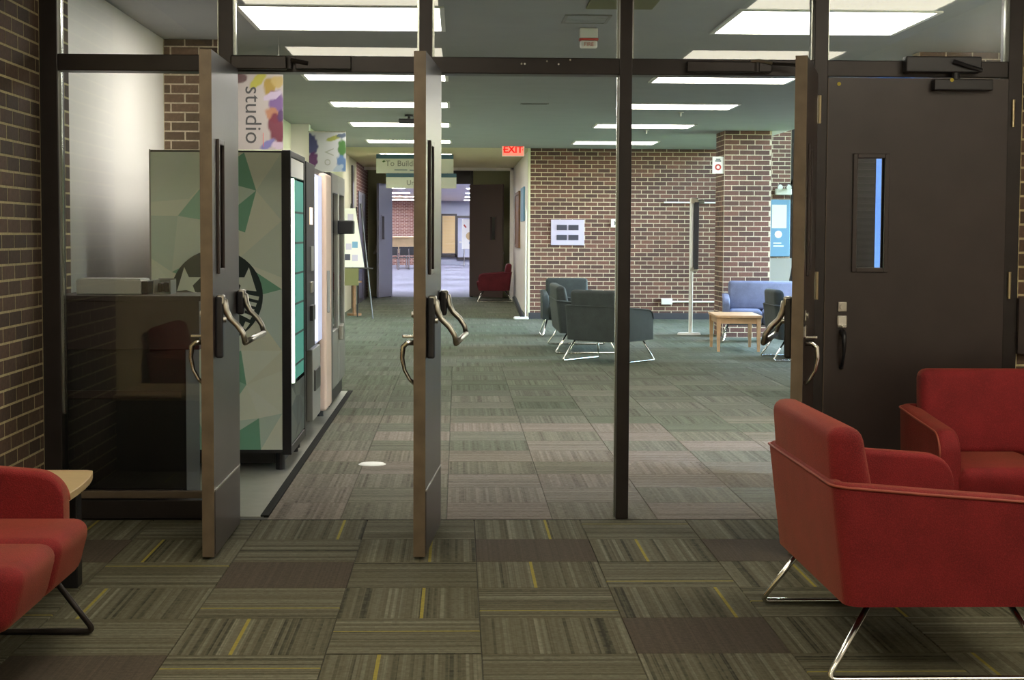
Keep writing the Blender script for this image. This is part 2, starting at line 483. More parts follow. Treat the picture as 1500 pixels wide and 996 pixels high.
for r in range(0, 10):
    y1 = YF - .02 - T * r
    for c in range(-3, 6):
        x0 = -.424 + T * c
        x1 = x0 + T
        if x0 < -1.95 + .0: x0 = -1.945
        if x1 > 3.28: x1 = 3.28
        jit = random.uniform(-.006, .006) if 0 <= c <= 3 else 0
        p = (r, c) in plain_tiles
        v = (r + c) % 2 == 1
        w = x1 - x0
        lc = ((x0 + x1) / 2 , y1 - T / 2, 0)
        if v or p or abs(w - T) > .01:
            o = link('carpet_tile', tile_mesh('carpet_plain' if p else 'carpet', w, T), floor, lc)
        else:
            o = link('carpet_tile', tile_mesh('carpet', T, w), floor, lc, (0, 0, PI / 2))
        if p: o['label'] = 'plain dark brown carpet tile'
CX = [-.905] + [-.905 + .35 + T * k for k in range(0, 9)]
for r in range(0, 18):
    y0 = YF - .02 + T * r
    for c in range(len(CX) - 1):
        x0, x1 = CX[c], CX[c + 1]; w = x1 - x0
        lc = ((x0 + x1) / 2, y0 + T / 2, 0)
        cm = 'carpet_green' if random.random() < (r - 3) / 6 else 'carpet_hall'  # dimmed copies take over with distance
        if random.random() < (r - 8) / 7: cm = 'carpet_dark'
        if (r + c) % 2 or abs(w - T) > .01:
            link('carpet_tile', tile_mesh(cm, w, T), floor, lc)
        else:
            link('carpet_tile', tile_mesh(cm, T, w), floor, lc, (0, 0, PI / 2))
ye = YF - .02 + T * 18
mb = MB().box(-.905, 6.0, ye, 18.9, -.006, 0); mb.box(CX[-1], 6.0, YF, ye, -.006, 0); mb.box(-2.1, 1.175, 18.9, 28.2, -.006, 0); 
obj('carpet', MB().box(-4, 3, 28.2, 66, -.006, 0), 'carpet_lav', floor)
mb.box(-2.1, -.905, 6.4, 18.9, -.006, 0)
obj('carpet', mb, 'carpet_far', floor)
mb = MB().box(-1.95, 3.3, -9.6, YF - .02 - T * 10, -.006, 0); obj('carpet', mb, 'carpet', floor)
obj('vinyl_flooring', MB().box(-2.1, -.93, .0, 6.4, -.006, -.001), 'vinyl', floor, label='pale vinyl flooring under the vending machines')
obj('edge_strip', MB().box(-.945, -.905, .0, 6.4, -.006, .006), 'strip', floor, bevel=.002)
obj('threshold_seam', MB().box(-1.84, 2.62, YF - .028, YF - .018, -.006, .0015), 'strip', floor)

# ---- ceilings
struct('ceiling', MB().box(-2.6, 4.28, 0.02, 18.9, H1, H1 + .12), 'ceil', 'painted corridor ceiling with two rows of lights', 'ceiling')
struct('ceiling', MB().box(-2.6, 3.6, -10, 0.02, H2, H2 + .12), 'ceil', 'foyer ceiling in front of the glass screen', 'ceiling')
struct('ceiling', MB().box(-2.6, 1.6, 18.9, 28.2, H1, H1 + .12), 'ceil_hall', 'yellowish ceiling of the narrow hall past the exit sign', 'ceiling')
struct('ceiling', MB().box(-4.2, 3.2, 28.4, 66, 2.85, 2.97), 'white', 'white ceiling of the bright hall beyond the far doors', 'ceiling')
struct('ceiling', MB().box(4.28, 6.2, 4.6, 7.2, 4.3, 4.42).box(4.28, 4.36, 7.2, 14.93, 4.3, 4.42).box(5.94, 6.2, 7.2, 14.93, 4.3, 4.42).box(4.28, 6.2, 14.93, 19.2, 4.3, 4.42), 'ceil', 'raised ceiling rim around the lounge skylight', 'ceiling')
sk = thing('window_4', 'skylight strip over the window side of the lounge', 'skylight', (4.36, 7.2, 4.3), 0, kind='structure')
for k in range(5): obj('glazing_bar', MB().box(0, 1.58, k * 1.933 - .03, k * 1.933 + .03, 0, .12), 'bronze', sk)
for k in range(4): obj('glass_pane', MB().box(0, 1.58, k * 1.933 + .03, k * 1.933 + 1.903, .05, .06), 'glass', sk)
struct('trim_1', MB().box(4.28, 4.40, 4.7, 18.9, H1 + .0, 4.3), 'ceil', 'upright edge where the low corridor ceiling stops beside the windows', 'ceiling edge')

# ---- foyer walls
wl_ = struct('wall_left', MB().box(-2.25, -1.953, -9.6, -.03, 0, H2), 'mortar_foyer', 'brown brick wall left of the glass screen', 'wall')
bricks(wl_, (-1.953, -1.62, 0), PI / 2, 1.53, 0, H2, 'brickdark', lambda u, z: z > .1, 300, phase=.06)
wr_ = struct('wall_right', MB().box(3.3, 3.5, -9.6, .1, 0, H2), 'white', 'right side wall of the foyer', 'wall')
ws_ = struct('wall_right_return', MB().box(2.685, 3.3, -.07, .1, 0, H2), 'mortar_foyer', 'short brick return wall right of the closed door', 'wall')
bricks(ws_, (2.69, -.07, 0), 0, .61, 0, H2, 'brickdark', lambda u, z: True, 300, phase=.1)
struct('wall_back', MB().box(-2.2, 3.5, -9.8, -9.6, 0, H2), 'white', 'back wall of the foyer behind the viewpoint', 'wall')

# ---- left side of the corridor
w = struct('wall_left_stub', MB().box(-2.2, -1.953, -.03, .5, 0, H1), 'mortar_foyer', 'narrow strip of brick wall just behind the left glass pane', 'wall')
bricks(w, (-1.953, .04, 0), PI / 2, .46, 0, H1, 'brickdark', lambda u, z: z > .9, 300, phase=.04)
struct('wall_alcove', MB().box(-2.3, -2.13, .5, 4.2, 0, H1), 'white', 'glossy white side wall of the vending alcove', 'wall')
w = struct('wall_pier', MB().box(-2.13, -1.72, 4.207, 4.6, 0, H1), 'mortar', 'brown brick pier behind the white topped counter', 'wall')
bricks(w, (-2.13, 4.207, 0), 0, .41, 0, H1, 'brickdark', lambda u, z: z > .8, 300, phase=.05)
struct('wall_left_corridor', MB().box(-2.3, -2.13, 4.2, 13.4, 0, H1), 'cream', 'left corridor wall behind the vending machines', 'wall')
struct('wall_left_corner', MB().box(-2.3, -1.90, 13.4, 13.6, 0, H1), 'white', 'white wall corner beside the small floral banner', 'wall')
w = struct('wall_left_hall', MB().box(-2.3, -1.95, 13.6, 24.2, 0, H1), 'cream', 'cream left wall of the far hall behind the easel', 'wall')
struct('trim_2', MB().box(-1.97, -1.92, 22.6, 23.0, 0, 2.62), 'door', 'dark upright trim on the left wall of the far hall', 'trim', .004)
struct('wall_left_brick', MB().box(-2.3, -1.95, 24.2, 28.2, 0, H1), 'texbrick', 'brick part of the left wall near the far doors', 'wall')
struct('door_7', MB().box(-1.955, -1.93, 24.6, 27.3, 0, 2.2).box(-1.935, -1.92, 25.9, 25.94, .05, 2.15), 'door', 'dark brown double door in the left brick wall of the far hall', 'door')

# ---- far brick wall, pier and lounge side
wf = struct('wall_far', MB().box(1.175, 5.42, 18.907, 19.15, 0, 4.3), 'mortar', 'red brick wall at the far side of the lounge', 'wall')
bricks(wf, (1.175, 18.907, 0), 0, 4.245, .11, 4.3, 'brick', lambda u, z: (z < 2.1 and z > 1.0 and u < 3.1) , 300, phase=.02)
struct('baseboard_far', MB().box(1.16, 5.42, 18.885, 18.907, 0, .1), 'base', 'dark rubber baseboard under the far brick wall', 'baseboard')
struct('wall_hall_right', MB().box(1.175, 1.36, 19.15, 28.2, 0, H1), 'white', 'white right wall of the narrow hall with the notice board', 'wall')
struct('trim_3', MB().box(1.14, 1.178, 18.89, 18.98, 0, H1), 'cream', 'cream corner trim beside the left edge of the far brick wall', 'trim', .004)
struct('trim_4', MB().box(1.10, 1.178, 26.8, 26.9, 0, H1).box(-1.95, 1.178, 26.8, 26.9, H1 - .06, H1 + .001), 'white', 'white portal trim around the end of the narrow hall', 'trim', .004)
PY = 14.1
wp = struct('wall_pillar', MB().box(3.557, 4.19, PY + .007, PY + .72, 0, H1), 'mortar', 'square red brick pillar behind the daylight-tinted armchair', 'pillar')
bricks(wp, (3.557, PY + .007, 0), 0, .633, .0, H1, 'brick', lambda u, z: z > .3, 170, phase=.0)
bricks(wp, (3.557, PY + .72, 0), -PI / 2, .713, .0, H1, 'brick', lambda u, z: z > .3, 130, phase=.05)
w = struct('wall_lounge_near', MB().box(3.5, 6.2, 4.607, 4.8, 0, 4.3), 'mortar', 'near brick wall of the lounge behind the closed door', 'wall')
bricks(w, (3.5, 4.607, 0), 0, .65, 1.6, H1, 'brickdark', lambda u, z: True, 60)
struct('wall_right_corridor', MB().box(4.15, 4.28, .1, 4.6, 0, H1), 'cream', 'right corridor wall hidden behind the closed door', 'wall')

# ---- far door wall and the hall beyond
FD = 28.2; FH = 2.46
mb = MB().box(-2.3, -1.46, FD, FD + .2, 0, H1).box(.32, 1.36, FD, FD + .2, 0, H1)
struct('wall_end', mb, 'olive', 'olive end wall around the far double doors', 'wall')
w = struct('trim_5', MB().box(-1.5, -1.44, FD - .03, FD + .2, 0, H1).box(.28, .34, FD - .03, FD + .2, 0, H1).box(-1.44, .28, FD - .01, FD + .2, FH, H1), 'bronze', 'dark frame and transom panel over the far double doors', 'door frame', .004)
struct('wall_hall_beyond', MB().box(-4.2, -4.0, 28.4, 66, 0, 2.85), 'texbrick', 'left brick wall of the bright hall beyond the far doors', 'wall')
struct('wall_hall_beyond', MB().box(3.0, 3.2, 28.4, 66, 0, 2.85), 'greywall', 'right wall of the bright hall beyond the far doors', 'wall')
struct('wall_hall_beyond', MB().box(-4.2, -1.0, 66, 66.2, 0, 2.85), 'texbrick', 'pinkish brick end wall seen through the far doors', 'wall')
struct('wall_hall_beyond', MB().box(-1.0, 3.2, 66, 66.2, 0, 2.85), 'greywall', 'blue grey end wall with the slatted shutter', 'wall')
struct('trim_6', MB().box(-1.75, -1.5, 64, 66, 0, 2.6), 'tan', 'dark brown post at the edge of the far brick wall', 'post')
struct('wall_end_closure', MB().box(-4.2, -2.3, 28.2, 28.4, 0, 2.9).box(1.36, 3.2, 28.2, 28.4, 0, 2.9), 'white', 'end wall closing the bright hall on both sides of the doors', 'wall')

# ---- window wall of the lounge (daylight side)
win = thing('window_2', 'tall lounge window wall on the right letting daylight in', 'window', (6.05, 12.0, 0), 0, kind='structure')
mb = MB()
for k in range(5): mb.box(-.05, .05, k * 1.71, k * 1.71 + .07, 0, 4.3)
mb.box(-.05, .05, 0, 6.92, 0, .08).box(-.05, .05, 0, 6.92, 2.15, 2.22).box(-.05, .05, 0, 6.92, 4.2, 4.3)
obj('window_frame', mb, 'bronze', win)
for k in range(4):
    obj('glass_pane', MB().box(-.006, .006, k * 1.71 + .07, k * 1.71 + 1.71, .08, 2.15), 'glass', win)
    obj('glass_pane', MB().box(-.006, .006, k * 1.71 + .07, k * 1.71 + 1.71, 2.22, 4.2), 'glass', win)
struct('wall_lounge_right', MB().box(6.0, 6.2, 4.6, 12.0, 0, 4.3), 'cream', 'solid right wall of the lounge before the windows', 'wall')
w3 = thing('window_3', 'window beside the pale blue info board at the lounge end', 'window', (5.42, 18.95, 0), 0, kind='structure')
obj('window_frame', MB().box(0, .05, -.04, .04, 0, 4.3).box(.58, .63, -.04, .04, 0, 4.3).box(0, .63, -.04, .04, 0, .1).box(0, .63, -.04, .04, 2.2, 2.27), 'bronze', w3)
obj('glass_pane', MB().box(.05, .58, -.005, .005, .1, 2.2), 'glass', w3)
obj('glass_pane', MB().box(.05, .58, -.005, .005, 2.27, 4.3), 'glass', w3)
tag(obj('lawn', MB().box(-40, 60, -30, 90, -.4, -.21), 'grass'), 'lawn outside the lounge windows', 'lawn', kind='structure')

# ---- glass screen between foyer and corridor
scr = thing('window_1', 'dark bronze glazed screen dividing foyer and corridor', 'glass screen', (0, 0, 0), 0, kind='structure')
y0, y1 = YF, .05
ZH0, ZH1, ZT = 2.118, 2.195, H2
obj('jamb', MB().box(-1.957, -1.87, y0, y1, 0, ZT), 'bronze', scr, .004)
obj('jamb', MB().box(2.622, 2.69, y0, y1, 0, ZT), 'bronze', scr, .004)
for a, b in ((-1.121, -1.054), (1.690, 1.756)): obj('mullion', MB().box(a, b, y0, y1, 0, ZT), 'bronze', scr, .004)
obj('mullion', MB().box(-.182, -.121, y0, y1, ZH0, ZT), 'bronze', scr, .004)
obj('mullion', MB().box(.764, .824, y0 - .005, y1, 0.0, ZT), 'bronze', scr, .004, label='slim free standing mullion post between the open bays')
obj('header_rail', MB().box(-1.87, 2.622, y0 + .003, y1, ZH0, ZH1), 'bronze', scr, .004)
obj('head_rail', MB().box(-1.87, 2.622, y0 + .003, y1, 2.76, ZT), 'bronze', scr, .004)
obj('bottom_rail', MB().box(-1.87, -1.121, y0 + .01, y1, 0, .09), 'bronze', scr, .003)
obj('rail_cap', MB().box(-1.87, -1.121, y0 - .002, y0 + .03, .10, .135), 'door_edge', scr, .004)
PX = [(-1.87, -1.121), (-1.054, -.182), (-.121, .764), (.824, 1.690), (1.756, 2.622)]
for a, b in PX:
    obj('glass_pane', MB().box(a, b, -.022, -.014, ZH1, 2.76), 'glass', scr)
    obj('glazing_bead', MB().box(a, a + .010, -.045, -.02, ZH1, 2.76).box(b - .010, b, -.045, -.02, ZH1, 2.76), 'bead', scr, label='bright aluminium glazing bead')
obj('glass_pane', MB().box(-1.87, -1.121, -.022, -.014, .135, ZH0), 'glass', scr)
obj('glazing_bead', MB().box(-1.87, -1.862, -.045, -.02, .5, ZH0), 'bead', scr, label='bright aluminium glazing bead')
obj('glazing_bead', MB().box(.758, .764, -.03, .0, .0, ZH0), 'bead', scr, label='bright aluminium glazing bead')
for x, z in ((.30, 2.165), (.315, 2.165), (.42, 2.178), (.475, 2.165), (.53, 2.185)):
    obj('screw', MB().cyl((x, y0 - .002, z), (x, y0 + .004, z), .005, n=10), 'chrome', scr)

# ================================================================== DOORS
def door(name, label, loc, rz, sx, W, closed=False):
    """leaf along sx*x from the hinge axis; -y is the pull side, +y the push side"""
    d = thing(name, label, 'door', loc, rz, kind='structure')
    t = .025; zb, zt = .012, 2.112; l0, l1, lz0, lz1 = W - .30, W - .125, 1.19, 1.755
    def X(a, b): return (min(a * sx, b * sx), max(a * sx, b * sx))
    mb = MB()
    mb.box(*X(0, l0), -t, t, zb, zt).box(*X(l1, W - .002), -t, t, zb, zt).box(*X(l0, l1), -t, t, zb, lz0).box(*X(l0, l1), -t, t, lz1, zt)
    obj('leaf', mb, 'door', d)
    obj('edge_strip', MB().box(*X(W - .002, W + .001), -t, t, zb, zt), 'door_edge', d, label='lighter latch edge')
    fr = MB(); f = .022
    for s in (-1, 1):
        a, b = (t, t + .012) if s > 0 else (-t - .012, -t)
        fr.box(*X(l0, l0 + f), a, b, lz0, lz1).box(*X(l1 - f, l1), a, b, lz0, lz1).box(*X(l0 + f, l1 - f), a, b, lz0, lz0 + f).box(*X(l0 + f, l1 - f), a, b, lz1 - f, lz1)
    obj('lite_frame', fr, 'door', d, .003)
    obj('glass_pane', MB().box(*X(l0, l1), -.004, .004, lz0, lz1), 'glass', d)
    for z in (.25, 1.13, 1.95):
        h = MB().cyl((-.004 * sx, -t - .008, z - .065), (-.004 * sx, -t - .008, z + .065), .0085, n=10)
        obj('hinge', h, 'brass', d)
    # pull side: lock cylinder, thumb latch, pull grip
    hx = (W - .085) * sx; yq = -t
    esc = obj('lock_plate', MB().rbox(hx - .022, hx + .022, yq - .008, yq, 1.000, 1.048, .004), 'satin', d)
    obj('lock_cylinder', MB().cyl((hx, yq - .016, 1.024), (hx, yq - .006, 1.024), .013), 'satin', esc)
    pl = obj('latch_plate', MB().rbox(hx - .024, hx + .024, yq - .009, yq, .925, .985, .008), 'chrome', d)
    obj('thumb_latch', MB().rbox(hx - .012, hx + .012, yq - .055, yq - .004, .925, .938, .004), 'chrome', pl)
    pts = [(hx, yq - .004, .905), (hx, yq - .034, .905), (hx, yq - .052, .888), (hx, yq - .056, .84), (hx, yq - .046, .79), (hx, yq - .024, .75), (hx, yq - .003, .732)]
    obj('pull_grip', MB().tube(pts, [.012, .012, .012, .010, .008, .008, .010], 10), 'chrome' if not closed else 'blackm', d, smooth=True)
    # push side: two bent levers carrying a cross bar
    for q, x in ((0, W - .075), (1, .075)):
        x *= sx
        hs = obj('lever_housing', MB().rbox(x - .024, x + .024, t, t + .034, .84 if q == 0 else .99, 1.10, .010), 'blackm', d)
        lp = [(x, t + .012, 1.085), (x, t + .035, 1.075), (x, t + .042, 1.04), (x, t + .060, 1.005), (x, t + .092, .975), (x, t + .115, .94), (x, t + .122, .905)]
        obj('lever_arm', MB().tube(lp, [.017, .018, .015, .0125, .0125, .012, .012], 10), 'satin', hs, smooth=True)
        obj('cap', MB().rbox(x - .022, x + .022, t + .004, t + .040, 1.06, 1.105, .010), 'satin', hs)
        if q == 0: obj('lock_cylinder', MB().cyl((x, t + .030, 1.0), (x, t + .046, 1.0), .012), 'satin', hs)
    obj('push_bar', MB().cyl(((W - .075) * sx, t + .122, .905), (.075 * sx, t + .122, .905), .0125), 'satin', d, smooth=True)
    k = obj('kick_plate', MB().box(*X(.02, W - .015), t, t + .0025, zb + .01, .285), 'door', d)
    obj('plate_edge', MB().box(*X(.02, W - .015), t, t + .004, .285, .291), 'satin', d)
    return d
door('door_1', 'leftmost brown door, swung open in front of the coffee vending machine', (-1.034, -.25, 0), -PI / 2, 1, .82)
door('door_2', 'open brown door in the middle, seen edge on against the carpet', (-.100, -.255, 0), -PI / 2 - math.radians(3.9), 1, .82)
door('door_3', 'open brown door on the right, partly hidden by the front red loveseat', (1.650, -.235, 0), math.radians(74.6), -1, .82)
d4 = door('door_4', 'closed dark brown door on the right with a blue glow in its slim window', (2.643, YF + .025 + .002, 0), 0, -1, .885, True)
# overhead closers
c = thing('door_closer', 'long dark door closer on the header above the leftmost open door', 'door closer', (-1.06, YF, 2.16), group='door closers on the header')
obj('body', MB().rbox(.0, .26, -.045, 0, -.035, .030, .006), 'bronze', c)
obj('spindle', MB().cyl((.27, -.025, -.03), (.27, -.025, .02), .016), 'bronze', c)
obj('arm', MB().tube([(.27, -.03, .012), (.36, -.035, -.005)], .010), 'bronze', c)
obj('track', MB().rbox(.30, .56, -.03, 0, -.03, .032, .004), 'bronze', c)
c = thing('door_closer', 'door closer with a bright arm above the right hand open door', 'door closer', (1.08, YF, 2.16), group='door closers on the header')
obj('body', MB().rbox(.0, .40, -.040, 0, -.03, .022, .006), 'bronze', c)
obj('spindle', MB().cyl((.33, -.03, -.03), (.33, -.03, .02), .016), 'bronze', c)
obj('arm', MB().tube([(.30, -.035, .022), (.34, -.042, .024), (.40, -.05, .014)], .009), 'satin', c, label='bright steel arm end')
obj('link', MB().tube([(.40, -.05, .010), (.52, -.09, .0)], .008), 'bronze', c)
c = thing('door_closer', 'black door closer at the top of the closed door', 'door closer', (2.11, YF, 2.165), group='door closers on the header')
obj('body', MB().rbox(.0, .36, -.07, 0, -.03, .045, .006), 'blackm', c)
obj('spindle', MB().cyl((.245, -.045, -.06), (.245, -.045, -.02), .018), 'blackm', c)
obj('arm', MB().tube([(.22, -.085, .02), (.30, -.085, -.005), (.36, -.07, -.02)], .010), 'blackm', c)
obj('shoe', MB().rbox(.14, .42, -.06, 0, -.112, -.06, .005), 'blackm', c)
for x, z, w in ((1.809, 2.083, 'left'), (2.332, 2.100, 'right')):
    tag(obj('sticker_dot', MB().cyl((x, YF - (.003 if w == 'left' else .062), z), (x, YF + .001 - (.0 if w == 'left' else .06), z), .009), 'yellow'),
        'small yellow dot ' + ('near the top left corner of the closed door' if w == 'left' else 'on the black closer of the closed door'), 'dot', 'yellow dots on the closed door')
t_ = tag(obj('wall_plate', MB().rbox(2.688, 2.86, -.11, -.078, .80, 1.07, .004), 'door'), 'dark plate on the brick wall right of the closed door', 'wall plate')

# far double doors
def far_door(name, label, loc, rz, sx, W, mat):
    d = thing(name, label, 'door', loc, rz, kind='structure')
    def X(a, b): return (min(a * sx, b * sx), max(a * sx, b * sx))
    l0, l1 = W - .34, W - .18
    obj('leaf', MB().box(*X(0, l0), -.025, .025, .015, FH - .02).box(*X(l1, W), -.025, .025, .015, FH - .02).box(*X(l0, l1), -.025, .025, .015, 1.24).box(*X(l0, l1), -.025, .025, 1.75, FH - .02), mat, d)
    obj('glass_pane', MB().box(*X(l0, l1), -.004, .004, 1.24, 1.75), 'glass', d)
    obj('lite_frame', MB().box(*X(l0 - .02, l0 + .01), -.035, .035, 1.22, 1.77).box(*X(l1 - .01, l1 + .02), -.035, .035, 1.22, 1.77).box(*X(l0, l1), -.035, .035, 1.22, 1.25).box(*X(l0, l1), -.035, .035, 1.74, 1.77), mat, d)
    h = obj('push_bar', MB().cyl(((W - .08) * sx, -.12, .95), (.06 * sx, -.12, .95), .017), 'satin', d)
    for x in (W - .08, .06):
        obj('lever_arm', MB().tube([(x * sx, -.02, 1.06), (x * sx, -.05, 1.04), (x * sx, -.12, .95)], .022), 'satin', d)
        obj('lever_housing', MB().rbox(x * sx - .035, x * sx + .035, -.06, -.02, .96, 1.12, .01), 'satin', d)
    return d
far_door('door_5', 'far left door leaf, reflected daylight painted on as pale blue, standing ajar', (-1.44, FD - .03, 0), -PI / 2 - math.radians(16), 1, .90, 'door_daylit')
far_door('door_6', 'far right door leaf, dark brown, folded back behind the red armchair', (.28, FD - .03, 0), math.radians(139), -1, .92, 'door_far')

# ================================================================== SEATING
def seat_unit(label, cat, name, loc, rz, W, fab, pipe, metal='chrome', group=None, halves=2, arm=.67):
    t = thing(name, label, cat, loc, rz, group)
    hw = W / 2; zb, zr, zf = .235, .615, .562
    # plan path of the outer shell: front of one arm, rear corners, front of the other arm
    path = []; rc = .055; yr = .005
    us = [0, .002, .006, .012, .02, .03, .042, .056, .072, .09, .11] + [.11 + (arm - rc + yr - .11) * k / 6 for k in range(1, 7)]
    for q in us: path.append((-hw, -arm + q))
    for k in range(1, 6):
        a = PI - (PI / 2) * k / 6; path.append((-hw + rc + rc * math.cos(a), yr - rc + rc * math.sin(a)))
    for k in range(0, 9): path.append((-hw + rc + (W - 2 * rc) * k / 8, yr))
    for k in range(1, 6):
        a = PI / 2 - (PI / 2) * k / 6; path.append((hw - rc + rc * math.cos(a), yr - rc + rc * math.sin(a)))
    for q in reversed(us): path.append((hw, -arm + q))
    n = len(path); sh = MB(); th = .085; rt = .022; edge = []
    sec_n = None
    for i, (px, py) in enumerate(path):
        a = Vector(path[max(0, i - 1)]); b = Vector(path[min(n - 1, i + 1)]); tg = (b - a).normalized()
        nin = Vector((tg.y, -tg.x))                      # towards the seat
        u = -py
        zt = zr + (zf - zr) * max(0, min(1, u / arm))
        if u > arm - .09:                                # rounded upper front corner of the arm
            q = (u - (arm - .09)) / .09; zt -= .09 * (1 - math.sqrt(max(0, 1 - q * q)))
        back = max(0, min(1, 1 - u / .10))
        tk = th * (1 - .45 * back)
        lean = .045
        sec = [(0, zb), (0, zt - rt)]
        for k in range(1, 4):
            an = PI / 2 * k / 4; sec.append((rt - rt * math.cos(an), zt - rt + rt * math.sin(an)))
        sec += [(rt, zt), (tk - rt, zt)]
        for k in range(1, 4):
            an = PI / 2 * k / 4; sec.append((tk - rt + rt * math.sin(an), zt - rt + rt * math.cos(an)))
        sec += [(tk, zt - rt), (tk, zb)]
        sec_n = len(sec)
        for (o, z) in sec:
            ly = lean * (z - zb) / (zr - zb) * max(0, min(1, 1 - u / .5)) - .045 * max(0, 1 - u / .3)
            p = Vector((px, py)) + nin * o
            sh.v.append((p.x, p.y + ly, z))
        e = sh.v[-sec_n + 2]; edge.append((e[0] - nin.x * .004, e[1] - nin.y * .004, e[2] + .002))
    for i in range(n - 1):
        for k in range(sec_n):
            k2 = (k + 1) % sec_n
            sh.f.append((i * sec_n + k, i * sec_n + k2, (i + 1) * sec_n + k2, (i + 1) * sec_n + k))
    sh.f.append(tuple(range(sec_n))); sh.f.append(tuple((n - 1) * sec_n + k for k in reversed(range(sec_n))))
    s = obj('shell', sh, fab, t); smooth_angle(s, 50)
    obj('piping', MB().tube(edge, .0045, 6), pipe, t, smooth=True)
    # back cushion, rounded and leaning back
    iw = hw - th + .012
    bc = MB().rbox(-iw, iw, -.165, -.012, .40, .775, .042, 4)
    def lean(x, y, z):
        f = (z - .40) / .375
        yy = y + .030 * f
        if y < -.09: yy += .045 * f                 # front face rakes back, so the cushion thins upwards
        return (x, yy - .012, z)
    b = obj('back_cushion', bc.map(lean), fab, t, smooth=True); smooth_angle(b, 60)
    # seat with a stitched seam down its middle
    for k in range(halves):
        a = -iw + 2 * iw * k / halves; c = -iw + 2 * iw * (k + 1) / halves
        sc = MB().rbox(a, c, -.72, -.13, .225, .415, .055, 5)
        o = obj('seat_cushion', sc.map(lambda x, y, z: (x, y + (.05 * (.415 - z) / .19 if y < -.5 else 0), z + (.012 * math.sin(PI * (x - a) / (c - a)) if z > .36 else 0))), fab, t, smooth=True)
        smooth_angle(o, 60)
    obj('seat_base', MB().box(-hw + .05, hw - .05, -.60, -.12, .225, .27), 'blackm', t)
    # bent steel tube sled legs
    for sx in (-1, 1):
        xt, xf = (hw - .07) * sx, (hw + .0) * sx
        def bend(a, b, c, r=.03, k=5):
            a, b, c = Vector(a), Vector(b), Vector(c); d1 = (a - b).normalized() * r; d2 = (c - b).normalized() * r
            out = []
            for q in range(k + 1):
                f = q / k; out.append((b + d1) * (1 - f) ** 2 + b * 2 * f * (1 - f) + (b + d2) * f * f)
            return out
        A, B, Cc, D = (xt, -.13, .235), (xf, .015, .012), (xf, -.70, .012), (xt, -.56, .235)
        pts = [A] + bend(A, B, Cc) + bend(B, Cc, D) + [D]
        obj('leg', MB().tube(pts, .0105, 10), metal, t, smooth=True)
    obj('cross_tube', MB().cyl((-hw + .07, -.13, .228), (hw - .07, -.13, .228), .010), metal, t)
    obj('cross_tube', MB().cyl((-hw + .07, -.56, .228), (hw - .07, -.56, .228), .010), metal, t)
    return t
GR = 'red loveseats of the foyer'
seat_unit('red loveseat at the front right, seen from behind its left arm', 'loveseat', 'red_loveseat', (1.145, -2.46, 0), PI / 2, 1.09, 'red', 'redpipe', group=GR)
seat_unit('red loveseat standing against the closed brown door, facing the viewer', 'loveseat', 'red_loveseat', (2.50, -.60, 0), 0, 1.04, 'red', 'redpipe', group=GR)
seat_unit('red loveseat at the left wall beside the pale wooden corner table', 'loveseat', 'red_loveseat', (-1.925, -2.88, 0), PI / 2, 1.04, 'red', 'redpipe', 'bronze', group=GR, arm=.62)
GG = 'charcoal lounge seats beyond the screen'
seat_unit('charcoal armchair turned away, its back half hidden by the slim post', 'armchair', 'grey_armchair', (1.43, 9.60, 0), math.radians(142), .72, 'grey', 'grey', group=GG, halves=1)
seat_unit('charcoal sofa seen end on, left of the turned armchair', 'sofa', 'grey_sofa', (1.14, 11.75, 0), PI / 2, 1.6, 'grey', 'grey', group=GG)
seat_unit('charcoal armchair behind the sofa, backed towards the brick wall', 'armchair', 'grey_armchair', (1.50, 14.75, 0), 0, .72, 'grey', 'grey', group=GG, halves=1)
seat_unit('armchair with blue daylight put into its fabric colour in front of the square brick pillar', 'armchair', 'daylight_tinted_armchair', (3.98, 13.62, 0), math.radians(-8), 1.0, 'slate', 'slate', group=GG)
seat_unit('charcoal armchair mostly hidden behind the open right hand door', 'armchair', 'grey_armchair', (3.45, 10.25, 0), PI / 2, .76, 'grey', 'grey', group=GG, halves=1)
seat_unit('small dark red armchair far down the hall by the folded back door', 'armchair', 'red_armchair', (1.10, 25.75, 0), -PI / 2, .74, 'red_dark', 'red_dark', halves=1)

# ================================================================== TABLES, COUNTER
t = thing('corner_table', 'pale wooden corner table with a rounded edge behind the left red loveseat', 'table', (-1.98, -1.5, 0))
pts = [(0.03, 0), (.545, 0), (.57, -.02), (.585, -.10), (.598, -.20), (.607, -.32), (.612, -.45), (.612, -.58), (.605, -.70), (.59, -.765), (.03, -.765)]
obj('table_top', MB().prism(pts, 'z', .412, .44), 'wood', t, .003)
obj('panel_leg', MB().box(.04, .53, -.12, -.04, 0, .412), 'blackp', t, .004)
t = thing('side_table', 'small beech side table beside the square brick pillar', 'table', (3.33, 11.78, 0), math.radians(-3))
obj('table_top', MB().rbox(-.27, .27, -.46, .46, .40, .428, .004), 'woodleg', t)
obj('apron', MB().box(-.24, .24, -.43, -.41, .33, .40).box(-.24, .24, .41, .43, .33, .40).box(-.24, -.22, -.41, .41, .33, .40).box(.22, .24, -.41, .41, .33, .40), 'woodleg', t)
for sx in (-1, 1):
    for sy in (-1, 1):
        lg = MB().box(-.026, .026, -.026, .026, 0, .40).map(lambda x, y, z: (x * (.6 + z), y * (.6 + z), z))
        obj('leg', lg, 'woodleg', t, .002, loc=(.235 * sx, .42 * sy, 0))

